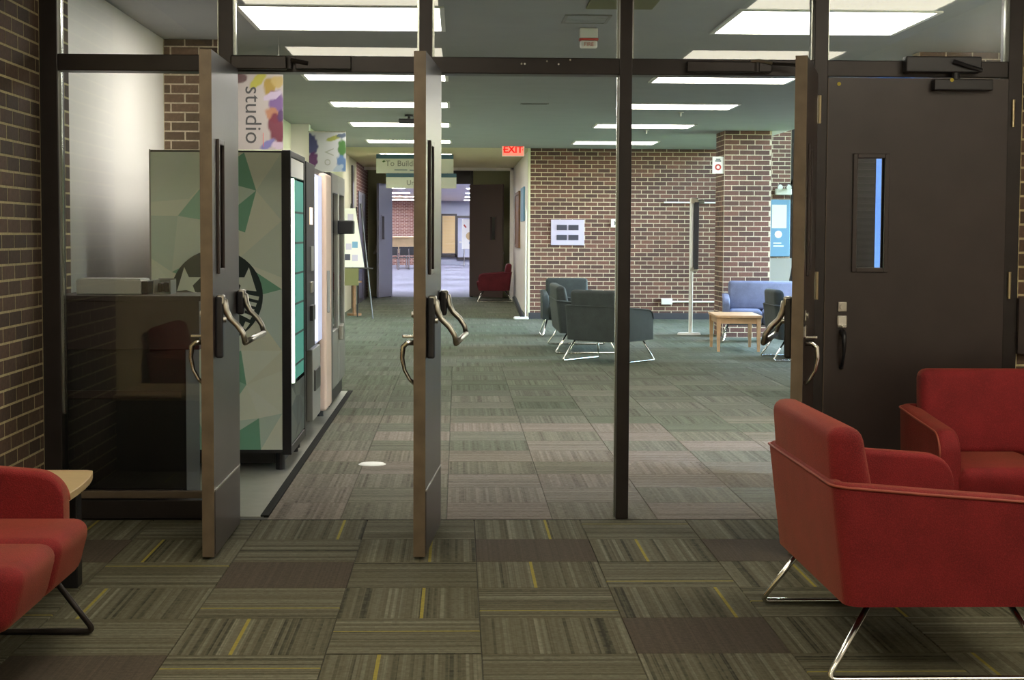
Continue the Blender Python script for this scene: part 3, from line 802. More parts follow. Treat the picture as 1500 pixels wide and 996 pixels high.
t = thing('service_counter', 'dark maroon counter standing behind the left glass pane', 'counter', (-1.93, .03, 0))
obj('counter_top', MB().rbox(0, .70, 0, .50, 1.035, 1.06, .003), 'maroon', t)
obj('front_panel', MB().box(.0, .69, .02, .48, .80, 1.035), 'maroon', t, .003)
obj('base', MB().box(.0, .62, .05, .47, 0, .80), 'blackp', t, .003)
obj('shelf', MB().box(.02, .60, .035, .05, .56, .60), 'maroon', t, .003)
obj('kick_panel', MB().box(0.02, .60, .03, .06, 0, .12), 'blackm', t)
t = thing('card_printer', 'flat white device box on the dark counter', 'device', (-1.86, .20, 1.06))
obj('housing', MB().rbox(0, .315, 0, .24, .0, .070, .005), 'whitep', t)
obj('side_panel', MB().rbox(.315, .345, .01, .23, .002, .064, .003), 'blackp', t)
obj('lid', MB().rbox(.004, .310, .01, .235, .068, .076, .003), 'whitep', t)
t = thing('cable_tray', 'small dark holder on the counter beside the white device box', 'holder', (-1.49, .22, 1.06))
obj('tray', MB().box(0, .085, 0, .16, 0, .01).box(0, .085, .15, .16, 0, .075).box(0, .006, 0, .16, 0, .07).box(.08, .086, 0, .16, 0, .07), 'greym', t)
obj('plug', MB().rbox(.018, .04, .02, .1, .01, .055, .006), 'blackp', t); obj('plug', MB().rbox(.048, .07, .02, .1, .01, .06, .006), 'blackp', t)

# ================================================================== VENDING MACHINES
def tri_art(w, h, nx, nz, palette, seed, y=0.0):
    """flat printed facets: jittered grid of coloured triangles in the x-z plane"""
    rnd = random.Random(seed); P = {}
    for i in range(nx + 1):
        for j in range(nz + 1):
            jx = 0 if i in (0, nx) else rnd.uniform(-.36, .36); jz = 0 if j in (0, nz) else rnd.uniform(-.36, .36)
            P[i, j] = ((i + jx) * w / nx, y, (j + jz) * h / nz)
    vs, fs, cs = [], [], []
    for i in range(nx):
        for j in range(nz):
            q = [P[i, j], P[i + 1, j], P[i + 1, j + 1], P[i, j + 1]]
            tr = ((0, 1, 2), (0, 2, 3)) if rnd.random() < .5 else ((0, 1, 3), (1, 2, 3))
            c0 = rnd.choice(palette)
            for tt in tr:
                k = len(vs); vs += [q[a] for a in tt]; fs.append((k, k + 1, k + 2))
                cs.append(c0 if rnd.random() < .35 else rnd.choice(palette))
    me = bpy.data.meshes.new('printed_graphic'); me.from_pydata(vs, [], fs)
    ca = me.color_attributes.new('tone', 'FLOAT_COLOR', 'CORNER')
    for p in me.polygons:
        for li in p.loop_indices: ca.data[li].color = (*cs[p.index], 1)
    me.materials.append(M['poster']); return me
def flat(mb_pts, name, mat, parent, y, dy=.001):
    return obj(name, MB().prism(mb_pts, 'y', y - dy, y), mat, parent)

VX = -.952
v = thing('vending_machine', 'coffee vending machine with green faceted side and round black emblem', 'vending machine', (-1.75, 1.55, 0), group='vending machines in the alcove')
D, L, HV = .80, .90, 1.835
obj('cabinet', MB().box(0, D - .045, 0.004, L, .10, HV - .004), 'blackm', v)
obj('front_frame', MB().box(D - .05, D, 0, .035, .09, HV).box(D - .05, D, L - .06, L, .09, HV).box(D - .05, D, .035, L - .06, HV - .035, HV).box(D - .05, D, .035, L - .06, .09, .14), 'blackp', v, .004)
pal = [(.74, .80, .67), (.78, .83, .70), (.68, .76, .65), (.80, .84, .72), (.66, .75, .63), (.58, .70, .60), (.74, .77, .62), (.78, .82, .68), (.34, .58, .44), (.60, .72, .66), (.20, .44, .30)]
g = link('side_graphic', tri_art(D - .055, HV - .135, 4, 8, pal, 5), v, (.003, .003, .12))
obj('side_trim', MB().box(0, .008, -.001, .004, .10, HV), 'greym', v)
# round emblem: long haired figure with a crown and two tails, simplified
ex, ez, er = .378, 1.005, .262
em = obj('emblem', MB().prism([(ex + er * math.cos(2 * PI * k / 48), ez + er * math.sin(2 * PI * k / 48)) for k in range(48)], 'y', 0, .002), 'inkgreen', v, label='round black green printed emblem')
def mark(pts, k=1): flat([(ex + x * er, ez + z * er) for x, z in pts], 'emblem_mark', 'emblem_white', em, -.0002, .0008)
M['emblem_white'] = plain('pale_emblem_print', (.70, .76, .64), .5)
def arcband(cx0, cz0, r0, r1, a0, a1, n=8):
    o = [(cx0 + r0 * math.cos(math.radians(a0 + (a1 - a0) * k / n)), cz0 + r0 * math.sin(math.radians(a0 + (a1 - a0) * k / n))) for k in range(n + 1)]
    i = [(cx0 + r1 * math.cos(math.radians(a0 + (a1 - a0) * k / n)), cz0 + r1 * math.sin(math.radians(a0 + (a1 - a0) * k / n))) for k in range(n, -1, -1)]
    return o + i
for s in (-1, 1):
    # tail tips with a pointed fin
    mark([(s * .86, .10), (s * .70, .62), (s * .60, .40), (s * .34, .40), (s * .52, .22), (s * .46, .06), (s * .66, .12)])
    for q, zz in enumerate((-.02, -.16, -.30, -.44)):
        mark([(s * (.92 - q * .05), zz), (s * (.44 + q * .02), zz + .10), (s * (.44 + q * .02), zz + .03), (s * (.90 - q * .06), zz - .08)])
    for q in range(4):
        mark([(s * (.34 - q * .01), .30 - q * .24), (s * (.27), .33 - q * .24), (s * .24, .14 - q * .24), (s * .30, .10 - q * .24)])
    for q in range(4): mark([(s * (.72 - q * .15), -.60 - q * .08), (s * (.62 - q * .15), -.56 - q * .08), (s * (.56 - q * .14), -.70 - q * .06), (s * (.62 - q * .14), -.74 - q * .06)])
mark([(0 + .17 * math.cos(a * PI / 10), .16 + .24 * math.sin(a * PI / 10)) for a in range(20)])
for sx_ in (-.07, .07): flat([(ex + (sx_ + .026 * math.cos(a * PI / 6)) * er, ez + (.20 + .018 * math.sin(a * PI / 6)) * er) for a in range(12)], 'emblem_mark', 'inkgreen', em, -.0012)
flat([(ex + x * er, ez + z * er) for x, z in ((-.05, .03), (.05, .03), (.03, .0), (-.03, .0))], 'emblem_mark', 'inkgreen', em, -.0012)
flat([(ex + x * er, ez + z * er) for x, z in ((-.012, .16), (.012, .16), (.02, .09), (-.02, .09))], 'emblem_mark', 'inkgreen', em, -.0012)
mark([(-.24, .50), (-.20, .62), (-.10, .54), (0, .72), (.10, .54), (.20, .62), (.24, .50)])
mark([(.0 + .13 * math.cos(PI / 2 + k * PI / 5) * (1 if k % 2 == 0 else .42), .83 + .13 * math.sin(PI / 2 + k * PI / 5) * (1 if k % 2 == 0 else .42)) for k in range(10)])
# front (faces the corridor)
obj('header_panel', MB().box(D - .02, D - .004, .04, L - .065, 1.69, HV - .04), 'whitep', v)
obj('lit_window', MB().box(D - .02, D - .006, .10, L - .065, .50, 1.675), 'vm_glow', v, label='green glowing front window')
obj('light_tube', MB().cyl((D - .008, .07, .50), (D - .008, .07, 1.675), .022, n=12), 'vm_tube', v, label='bright white green light tube')
lo = link('lower_graphic', tri_art(.78, .33, 3, 3, [(.10, .12, .10), (.05, .07, .07), (.16, .18, .15), (.03, .04, .04)], 9), v, (D - .003, .05, .15), (0, 0, PI / 2))
for k in range(6): obj('bottle_row', MB().box(D - .006, D - .003, .16, L - .1, .58 + k * .18, .592 + k * .18), 'inkgreen', v)
for y in (.06, L - .06):
    for x in (.06, D - .07): obj('foot', MB().cyl((x, y, 0), (x, y, .10), .028, n=12), 'blackm', v)
obj('plinth', MB().box(.02, D - .06, .10, L - .02, .03, .10), 'blackp', v)

v = thing('vending_machine', 'black snack vending machine with a white lit window, second from the screen', 'vending machine', (-1.737, 2.50, 0), group='vending machines in the alcove')
L, D, HV = 2.0, .78, 1.815
obj('cabinet', MB().box(0, D - .03, 0, L, .10, HV), 'blackm', v, .004)
obj('control_panel', MB().rbox(D - .03, D + .01, .0, .60, .62, HV, .004), 'blackp', v)
obj('display', MB().box(D + .008, D + .013, .22, .42, 1.42, 1.53), 'display', v, label='small glowing display')
obj('keypad', MB().rbox(D + .008, D + .018, .26, .44, 1.12, 1.28, .003), 'greym', v)
obj('coin_slot', MB().rbox(D + .008, D + .02, .26, .40, .98, 1.05, .003), 'satin', v)
obj('note_slot', MB().rbox(D + .008, D + .03, .24, .42, .80, .90, .004), 'blackm', v)
obj('lower_door', MB().rbox(D - .03, D + .012, .40, 1.0, .13, .60, .004), 'greym', v)
obj('lit_window', MB().box(D - .03, D + .002, .64, 1.28, .62, 1.76), 'vm_glow2', v, label='white blue glowing front window')
obj('light_tube', MB().cyl((D + .006, .70, .64), (D + .006, .70, 1.74), .016, n=10), 'vm_tube2', v)
obj('side_door', MB().rbox(D - .03, D + .03, 1.32, 1.80, .10, 1.79, .02), 'cream_metal', v, label='beige rounded door panel')
obj('door_handle', MB().rbox(D + .03, D + .05, 1.36, 1.40, .8, 1.1, .006), 'greym', v)
obj('frame_post', MB().box(D - .03, D + .02, 1.84, L, .12, HV), 'blackp', v)
obj('tray_flap', MB().rbox(D + .008, D + .022, .5, .9, .32, .46, .004), 'blackm', v)
for y in (.08, L - .08):
    for x in (.06, D - .07): obj('foot', MB().cyl((x, y, 0), (x, y, .10), .028, n=12), 'blackm', v)

v = thing('drinks_cooler', 'tall grey drinks cooler, last machine in the row', 'cooler', (-1.75, 4.86, 0))
L, D, HV = 1.45, .78, 1.84
obj('cabinet', MB().box(0, D - .05, 0, L, .05, HV), 'fridge', v, .006)
obj('kick_grille', MB().box(D - .05, D - .02, .02, L - .02, .02, .14), 'blackp', v)
for k, (a, b) in enumerate(((.01, .71), (.74, 1.44))):
    dd = obj('cooler_door', MB().box(D - .05, D + .005, a, a + .06, .15, HV - .01).box(D - .05, D + .005, b - .06, b, .15, HV - .01).box(D - .05, D + .005, a + .06, b - .06, .15, .6).box(D - .05, D + .005, a + .06, b - .06, HV - .16, HV - .01), 'fridge', v, .003)
    obj('glass_pane', MB().box(D - .02, D - .012, a + .06, b - .06, .6, HV - .16), 'glass', dd)
    obj('handle', MB().rbox(D + .005, D + .045, (b - .05) if k == 0 else (a + .01), (b - .01) if k == 0 else (a + .05), .50, .62, .01), 'satin', dd)
obj('lit_interior', MB().box(D - .048, D - .044, .08, 1.37, .62, HV - .17), 'vm_glow2', v)
obj('lock_box', MB().rbox(D + .005, D + .13, .60, .80, 1.36, 1.47, .01), 'blackp', v, label='black box fixed to the cooler door')

# ================================================================== BANNERS AND SIGNS
def soft_art(w, h, blobs, base, nx, nz, seed):
    rnd = random.Random(seed)
    me = bpy.data.meshes.new('banner_face'); vs = [(w * i / nx, 0, h * j / nz) for j in range(nz + 1) for i in range(nx + 1)]
    fs = [(j * (nx + 1) + i, j * (nx + 1) + i + 1, (j + 1) * (nx + 1) + i + 1, (j + 1) * (nx + 1) + i) for j in range(nz) for i in range(nx)]
    me.from_pydata(vs, [], fs); ca = me.color_attributes.new('tone', 'FLOAT_COLOR', 'POINT')
    for k, (x, y, z) in enumerate(vs):
        c = Vector(base)
        for (bx, bz, rx, rz, an, col) in blobs:
            dx, dz = x / w - bx, z / h - bz; ca_, sa_ = math.cos(an), math.sin(an); col = tuple(col)
            q = ((dx * ca_ + dz * sa_) / rx) ** 2 + ((-dx * sa_ + dz * ca_) / rz) ** 2
            q += .25 * math.sin(dx * 40 + bz * 9) * math.sin(dz * 31 + bx * 7)
            f = max(0, min(1, (1.15 - q) * 2.5)) * .96
            c = c.lerp(Vector(col) * .62, f)
        ca.data[k].color = (*c, 1)
    me.materials.append(M['bannerm']); return me
b = thing('hanging_banner', 'white banner reading studio with red purple and yellow florals', 'banner', (-1.70, 3.93, 1.955), group='floral blade banners')
bl = [(.10, .93, .30, .13, .2, (.12, .008, .03)), (.36, .92, .10, .06, .4, (.10, .05, .05)), (.62, .90, .16, .07, .7, (.36, .34, .03)), (.80, .82, .10, .12, -.3, (.30, .20, .02)), (.92, .88, .10, .08, 0, (.40, .30, .10)),
      (.90, .62, .12, .16, .2, (.14, .07, .22)), (.84, .70, .14, .05, .3, (.45, .38, .50)), (.85, .45, .13, .09, -.6, (.36, .16, .08)), (.90, .28, .13, .20, .25, (.13, .010, .03)), (.97, .44, .06, .08, 0, (.06, .02, .10)),
      (.76, .07, .12, .05, .5, (.16, .15, .36)), (.92, .06, .10, .05, 0, (.50, .40, .50)), (.02, .50, .05, .05, 0, (.10, .09, .08)), (.03, .24, .05, .07, 0, (.12, .11, .11)), (.04, .80, .10, .02, .5, (.25, .24, .24))]
obj('board', MB().box(0, .46, .0015, .012, 0, .545), 'whitep', b)
link('banner_face', soft_art(.46, .545, bl, (.25, .225, .21), 46, 54, 1), b)
text('studio', .165, 'ink', b, (.245, -.001, .245), (PI / 2, PI / 2, 0), bold=-.0005)
obj('accent_line', MB().box(.318, .321, -.001, .0, .02, .12), 'redp', b)
for x in (.03, .43): obj('hanger', MB().cyl((x, .006, .545), (x, .006, H1 - 1.955), .0012, n=6), 'satin', b)
obj('top_rail', MB().rbox(-.005, .465, -.004, .014, .540, .556, .003), 'whitep', b)
b = thing('hanging_banner', 'small floral banner with blue and green petals at the corridor corner', 'banner', (-1.90, 13.38, 2.155), group='floral blade banners')
bl = [(.06, .70, .18, .28, .2, (.05, .06, .20)), (.10, .30, .14, .20, -.2, (.12, .02, .14)), (.90, .60, .12, .22, 0, (.06, .20, .03)), (.90, .22, .14, .22, .3, (.12, .24, .50)), (.66, .85, .20, .06, .3, (.45, .48, .10)), (.90, .92, .15, .06, .1, (.10, .14, .22)), (.80, .08, .16, .08, .6, (.45, .55, .70))]
obj('board', MB().box(0, .47, .0015, .012, 0, .50), 'whitep', b)
link('banner_face', soft_art(.47, .50, bl, (.42, .43, .46), 40, 42, 2), b)
text('V', .17, 'greym', b, (.25, -.001, .25), (PI / 2, PI / 2, 0)); text('o', .17, 'greym', b, (.25, -.001, .12), (PI / 2, PI / 2, 0))
obj('bracket', MB().box(-.01, .47, .002, .014, .50, .515), 'satin', b)

s = thing('hanging_sign', 'upper white sign with a dark blue top band reading To Building', 'sign', (-1.39, 20.5, 2.40), group='white direction signs over the far hall')
obj('panel', MB().box(0, 1.32, 0, .03, 0, .25), 'signwhite', s, .003)
obj('band', MB().box(0, 1.32, -.002, .03, .25, .325), 'signblue', s)
text('To', .135, 'greym', s, (.235, -.002, .165), FACE_Y, bold=.001); text('Building', .135, 'greym', s, (.57, -.002, .165), FACE_Y, bold=.001)
obj('number_box', MB().box(.84, .848, -.003, 0, .115, .215).box(.945, .953, -.003, 0, .115, .215).box(.84, .953, -.003, 0, .208, .216).box(.84, .953, -.003, 0, .112, .12), 'greym', s)
obj('small_line', MB().box(.31, .53, -.002, 0, .052, .064).box(.57, .84, -.002, 0, .05, .062).box(.88, .95, -.002, 0, .05, .064), 'signblue', s)
obj('leaf_mark', MB().prism([(.10, .20), (.135, .225), (.16, .20), (.12, .185)], 'y', -.003, 0), 'leaf', s)
for x in (.15, 1.17): obj('hanger', MB().cyl((x, .015, .32), (x, .015, H1 - 2.40), .006, n=8), 'satin', s)
s = thing('hanging_sign', 'lower white sign with a teal top band, hung under the other', 'sign', (-1.22, 20.44, 2.145), group='white direction signs over the far hall')
obj('panel', MB().box(0, 1.20, 0, .03, 0, .19), 'signwhite', s, .003)
obj('band', MB().box(0, 1.20, -.002, .03, .19, .255), 'signblue', s)
text('Un', .12, 'greym', s, (.42, -.002, .09), FACE_Y, bold=.001)
for x in (.2, 1.05): obj('hanger', MB().cyl((x, .015, .25), (x, .015, .262), .006, n=8), 'satin', s)

s = thing('exit_sign', 'red glowing exit sign hanging from the corridor ceiling', 'exit sign', (.70, 18.4, 2.60))
obj('housing', MB().rbox(0, .36, .0, .05, 0, .215, .006), 'whitep', s)
obj('face', MB().box(.015, .345, -.003, .0, .015, .20), 'exit_face', s)
text('EXIT', .150, 'exit_text', s, (.18, -.005, .107), FACE_Y, bold=.004)
for sx in (-1, 1): obj('chevron', MB().prism([(.18 + sx * .163, .108), (.18 + sx * .146, .125), (.18 + sx * .146, .091)], 'y', -.006, -.003), 'exit_text', s)
obj('stem', MB().box(.10, .26, .015, .035, .215, H1 - 2.60), 'redp', s)

# ---- easel with posters
e = thing('easel', 'black easel carrying a white poster beside the drinks cooler', 'easel', (-1.66, 18.85, 0))
for p0, p1 in (((.30, -.12, 0), (.10, .02, 1.85)), ((-.22, -.12, 0), (-.05, .02, 1.85)), ((.02, .45, 0), (.03, .03, 1.80))):
    obj('leg', MB().cyl(p0, p1, .012, n=8), 'blackm', e)
obj('ledge', MB().box(-.25, .30, -.24, -.03, .80, .825), 'blackm', e)
p = thing('poster_board', 'white poster with small photos leaning on the easel', 'poster', (-1.66, 18.66, .83))
ph = MB().prism([(-.28, 0), (.17, 0), (.03, .94), (-.28, .94)], 'y', -.006, .006)
obj('sheet', ph, 'whitep', p)
for x, z, m in ((-.10, .16, 'louver'), (.02, .15, 'lavender'), (-.08, .33, 'lavender'), (.02, .36, 'bluepost'), (-.12, .62, 'greym'), (-.05, .80, 'lavender')):
    obj('photo', MB().box(x - .045, x + .045, -.009, -.006, z - .05, z + .05), m, p)
tag(obj('lower_board', MB().rbox(-1.945, -1.575, 18.50, 18.53, .54, .815, .004), 'olivep'), 'olive board under the white easel poster', 'board')
k = thing('plant_stand', 'small brown stand on the carpet behind the easel', 'stand', (-1.72, 19.75, 0))
obj('post', MB().cyl((0, 0, .03), (0, 0, .55), .03, n=10), 'tan', k); obj('foot', MB().cyl((0, 0, 0), (0, 0, .04), .12, n=16), 'tan', k); obj('top', MB().cyl((0, 0, .55), (0, 0, .58), .13, n=16), 'tan', k)

# ---- things on the far brick wall
q = thing('wall_panel', 'pale lavender wall plate with four dark louvres on the brick wall', 'wall panel', (1.515, 18.885, 1.195))
obj('plate', MB().rbox(0, .545, 0, .02, 0, .415, .006), 'lavender', q)
for a in (.095, .285):
    for z in (.085, .245):
        l_ = obj('louvre', MB().box(a, a + .165, -.004, .0, z, z + .085), 'louver', q)
        obj('slat', MB().box(a + .004, a + .161, -.010, -.004, z + .015, z + .025).box(a + .004, a + .161, -.010, -.004, z + .04, z + .05).box(a + .004, a + .161, -.010, -.004, z + .065, z + .075), 'louver', l_)
q = thing('room_sign', 'small white sign with a dark pointer beside the slim post', 'sign', (2.49, 18.885, 1.49))
obj('plate', MB().rbox(0, .13, 0, .012, 0, .135, .004), 'whitep', q)
obj('arrow', MB().prism([(.05, .03), (.10, .07), (.05, .105), (.06, .07)], 'y', -.002, 0), 'ink', q)
q = thing('outlet_box', 'white outlet box with a conduit low on the brick wall', 'outlet', (3.32, 18.84, .24))
obj('box', MB().rbox(0, .18, 0, .06, 0, .10, .008), 'whitep', q)
obj('conduit', MB().cyl((.18, .045, .045), (.92, .045, .045), .014), 'whitep', q)
q = thing('conduit', 'thin pale conduit high on the brick wall beside the pillar', 'conduit', (3.35, 18.885, 1.896))
obj('pipe', MB().cyl((0, 0, 0), (1.0, 0, 0), .013), 'whitep', q); obj('clip', MB().box(.5, .54, -.02, .02, -.02, .02), 'satin', q); obj('clip', MB().box(.9, .94, -.02, .02, -.02, .02), 'satin', q)
q = thing('flag_sign', 'small white flag sign with a red ring on the pillar edge', 'sign', (3.40, PY + .02, 2.19))
obj('plate', MB().box(0, .15, 0, .01, 0, .225), 'whitep', q)
rg = MB()
for k in range(16):
    a0, a1 = 2 * PI * k / 16, 2 * PI * (k + 1) / 16
    rg.prism([(.075 + .042 * math.cos(a0), .085 + .042 * math.sin(a0)), (.075 + .042 * math.cos(a1), .085 + .042 * math.sin(a1)), (.075 + .022 * math.cos(a1), .085 + .022 * math.sin(a1)), (.075 + .022 * math.cos(a0), .085 + .022 * math.sin(a0))], 'y', -.002, 0)
obj('ring', rg, 'redp', q)
obj('text_bar', MB().box(.035, .115, -.002, 0, .16, .175).box(.045, .105, -.002, 0, .185, .197), 'ink', q)
q = thing('sign_stand', 'white pole stand with a dark banner panel seen edge on', 'stand', (3.20, 14.75, 0))
obj('base', MB().cyl((0, 0, 0), (0, 0, .025), .165, .15, n=28), 'whitep', q)
obj('pole', MB().cyl((0.02, 0, .02), (.02, 0, 1.87), .028, n=14), 'whitep', q)
obj('panel', MB().rbox(.052, .112, -.06, .06, .90, 1.82, .006), 'base', q)
obj('clamp', MB().rbox(.0, .11, -.03, .03, 1.80, 1.88, .01), 'satin', q); obj('clamp', MB().rbox(.0, .11, -.03, .03, .87, .93, .01), 'satin', q)
obj('knob', MB().cyl((.11, 0, 1.83), (.19, 0, 1.83), .025), 'satin', q)
q = thing('info_board', 'pale blue info board by the window at the lounge end', 'board', (4.80, 18.80, 1.03))
obj('panel', MB().rbox(0, .60, 0, .07, 0, .92, .01), 'bluepost', q)
obj('notice', MB().box(.30, .54, -.003, 0, .46, .84), 'whitep', q)
obj('mark', MB().cyl((.41, -.003, .36), (.41, 0, .36), .06, n=20), 'signwhite', q)
obj('mark', MB().box(.33, .50, -.003, 0, .16, .18), 'signwhite', q); obj('mark', MB().box(.33, .46, -.003, 0, .21, .225), 'signwhite', q)
q = thing('emergency_light', 'beige emergency light box above the pale blue info board', 'emergency light', (5.16, 18.80, 2.03))
obj('body', MB().rbox(0, .26, 0, .10, 0, .10, .01), 'whitep', q); obj('lamp_head', MB().cyl((.06, -.01, .13), (.06, -.07, .12), .04), 'whitep', q); obj('lamp_head', MB().cyl((.20, -.01, .13), (.20, -.07, .12), .04), 'whitep', q)
q = thing('folded_sign', 'pale grey folded board leaning behind the daylight-tinted armchair', 'board', (4.75, 17.2, 0))
obj('panel', MB().box(-.20, .20, -.015, .015, 0, 1.02).map(lambda x, y, z: (x + z * .20, y + z * .12, z)), 'greym', q); obj('panel', MB().box(-.20, .20, -.015, .015, 0, 1.02).map(lambda x, y, z: (x + z * .20, y + .30 - z * .12, z)), 'whitep', q)
q = thing('notice_board', 'brown framed notice board on the right wall of the narrow hall', 'notice board', (1.14, 23.0, 1.12))
obj('frame', MB().box(0, .035, 0, .06, 0, 1.06).box(0, .035, 1.84, 1.9, 0, 1.06).box(0, .035, .06, 1.84, 0, .06).box(0, .035, .06, 1.84, 1.0, 1.06), 'tan', q); obj('cork', MB().box(.015, .035, .06, 1.84, .06, 1.0), 'tan', q)
tag(obj('wall_sign', MB().rbox(1.145, 1.175, 20.87, 22.17, 1.60, 2.20, .008), 'bluepost'), 'grey blue panel on the right hall wall before the notice board', 'sign')
q = thing('floor_stand', 'white footed floor stand with a dark leaning rod at the brick corner', 'stand', (1.03, 18.65, 0))
obj('foot', MB().rbox(-.12, .12, -.10, .10, 0, .045, .02), 'whitep', q); obj('rod', MB().cyl((.02, 0, .04), (-.10, .35, .34), .035, n=10), 'blackm', q); obj('pole', MB().cyl((.07, .02, .03), (.07, .02, 1.75), .012, n=10), 'whitep', q)

# ---- on the corridor floor
q = tag(obj('floor_cover', MB().cyl((-.50, 1.815, 0), (-.50, 1.815, .006), .082, .07, n=32), 'whitep'), 'round white cover plate set in the corridor carpet', 'floor cover')

# ---- hall beyond the far doors
q = thing('roller_shutter', 'tan slatted shutter on the far end wall', 'shutter', (-.72, 65.92, .46))
for k in range(30): obj('slat', MB().rbox(.05, .62, -.02, .02, .06 + k * .056, .06 + k * .056 + .05, .006), 'slat', q)
obj('frame', MB().box(0, .05, -.04, .06, -.1, 1.78).box(.62, .70, -.04, .06, -.1, 1.78).box(0, .7, -.04, .06, 1.74, 1.82).box(0, .7, -.04, .06, -.1, 0), 'bronze', q)
q = thing('door_8', 'blue grey door beside the slatted shutter on the far end wall', 'door', (0.02, 65.95, 0), kind='structure')
obj('leaf', MB().box(0, 1.0, -.02, .03, .35, 2.1), 'greywall', q); obj('frame', MB().box(-.06, 0, -.05, .05, .3, 2.2).box(1.0, 1.06, -.05, .05, .3, 2.2).box(0, 1, -.05, .05, 2.1, 2.2).box(-.06, 1.06, -.05, .05, .25, .35), 'bronze', q); obj('handle', MB().rbox(.06, .16, -.06, -.02, .98, 1.06, .01), 'satin', q)
q = thing('wall_poster', 'white poster with orange and red shapes in the bright far hall', 'poster', (.19, 62.0, .75))
obj('sheet', MB().box(0, .80, 0, .02, 0, 1.26), 'whitep', q); obj('shape', MB().cyl((.34, -.004, .55), (.34, 0, .55), .17, n=14), 'slat', q); obj('shape', MB().prism([(.06, 1.0), (.16, .88), (.20, .93), (.10, 1.05)], 'y', -.004, 0), 'redp', q); obj('shape', MB().box(.3, .42, -.004, 0, .22, .30), 'bluepost', q)
for k in range(2): obj('post', MB().cyl((.1 + .6 * k, .05, -.75), (.1 + .6 * k, .05, 1.2), .02), 'satin', q)
q = thing('recycling_bin', 'bright blue bin just past the far right door leaf', 'bin', (.60, 33.0, 0))
obj('body', MB().rbox(-.28, .28, -.28, .28, .05, .88, .03).map(lambda x, y, z: (x * (.88 + .14 * z), y * (.88 + .14 * z), z)), 'blue', q); obj('rim', MB().rbox(-.30, .30, -.30, .30, .88, .94, .02), 'blue', q); obj('wheel', MB().cyl((-.2, -.3, .05), (-.2, -.25, .05), .05), 'whitep', q)
q = thing('counter_bench', 'long pale wooden counter in the bright far hall', 'counter', (-3.2, 57.5, 0))
obj('front_panel', MB().box(0, 1.95, 0, .08, .62, 1.22), 'wood', q); obj('counter_top', MB().box(-.02, 2.0, -.1, 4, 1.22, 1.27), 'wood', q)
for k in range(6): obj('leg', MB().cyl((.1 + k * .36, .1, 0), (.1 + k * .36, .1, .64), .03, n=8), 'chrome', q)
for k, (x, y) in enumerate(((-2.45, 55.2), (-2.05, 56.0), (-1.72, 56.7))):
    q = thing('cafe_chair', ('dark chair nearest the blue far door leaf, at the pale counter', 'middle dark chair at the pale counter in the far hall', 'third dark chair at the pale counter, by the brown post')[k], 'chair', (x, y, 0), group='dark chairs at the far counter')
    obj('seat', MB().rbox(-.2, .2, -.2, .2, .44, .49, .015), 'blackp', q); obj('backrest', MB().rbox(-.2, .2, .17, .2, .55, .88, .012), 'blackp', q)
    for sx in (-1, 1):
        for sy in (-1, 1): obj('leg', MB().cyl((.2 * sx, .2 * sy, 0), (.17 * sx, .17 * sy, .80 if sy > 0 else .45), .016, n=8), 'chrome', q)

# ---- ceiling fittings
def troffer(label, x0, x1, y0, y1, z, lens, group):
    t = thing('ceiling_light', label, 'ceiling light', ((x0 + x1) / 2, (y0 + y1) / 2, z), group=group)
    hx, hy = (x1 - x0) / 2, (y1 - y0) / 2
    obj('frame', MB().box(-hx - .03, hx + .03, -hy - .03, -hy, -.012, 0).box(-hx - .03, hx + .03, hy, hy + .03, -.012, 0).box(-hx - .03, -hx, -hy, hy, -.012, 0).box(hx, hx + .03, -hy, hy, -.012, 0), 'troffer', t)
    obj('lens', MB().box(-hx, hx, -hy, hy, -.006, -.001), lens, t)
    return t
rows = [(2.36, 3.50), (6.52, 7.20), (9.66, 10.34), (12.9, 13.6), (16.7, 17.45), (20.8, 21.55), (24.3, 25.0)]  # last entry: lamp added behind the hanging signs to brighten the hall
ordn = ['nearest', 'second', 'third', 'fourth', 'fifth', 'sixth', 'added seventh']
for k, (a, b) in enumerate(rows):
    troffer('%s ceiling light from the glass screen in the left row' % ordn[k], -1.345, -.115, a, b, H1, 'lens', 'ceiling lights of the left row')
    if k < 5: troffer('%s ceiling light from the glass screen in the right row' % ordn[k], 1.765, 2.98, a, b, H1, 'lens', 'ceiling lights of the right row')
fl = [(-5.78, -5.10), (-2.75, -2.07), (-8.6, -7.95)]
for k, (a, b) in enumerate(fl):
    for s_, (x0, x1) in (('left', (-1.345, -.125)), ('right', (1.84, 3.06))):
        troffer('foyer ceiling light in the %s row, %s' % (s_, ('middle one', 'nearest the glass screen', 'nearest the back wall')[k]), x0, x1, a, b, H2, 'lens_foyer', 'foyer ceiling lights')
for k, y in enumerate((33, 39, 45, 51, 57, 63)):
    for s_, x in (('left', -2.3), ('right', .9)):
        troffer('%s light on the %s side of the bright hall beyond the far doors' % (ordn[k], s_), x - .6, x + .6, y, y + .9, 2.85, 'lens_far', 'lights of the far hall')
q = thing('air_vent', 'slim rectangular ceiling vent above the slim post side', 'vent', (.83, 2.86, H1))
obj('frame', MB().box(-.15, .15, -.20, -.18, -.008, 0).box(-.15, .15, .18, .20, -.008, 0).box(-.15, -.13, -.18, .18, -.008, 0).box(.13, .15, -.18, .18, -.008, 0), 'vent', q)
for k in range(6): obj('blade', MB().box(-.13, .13, -.165 + k * .06, -.125 + k * .06, -.006, -.002), 'ceil', q)
q = thing('fire_strobe', 'beige ceiling strobe with a red band seen through the transom', 'strobe', (.885, 3.35, H1))
obj('bracket', MB().rbox(-.06, .06, -.03, .03, -.07, 0, .006), 'whitep', q); obj('band', MB().rbox(-.065, .065, -.035, .035, -.085, -.07, .004), 'redp', q); obj('lens', MB().rbox(-.058, .058, -.03, .03, -.135, -.085, .012), 'whitep', q)
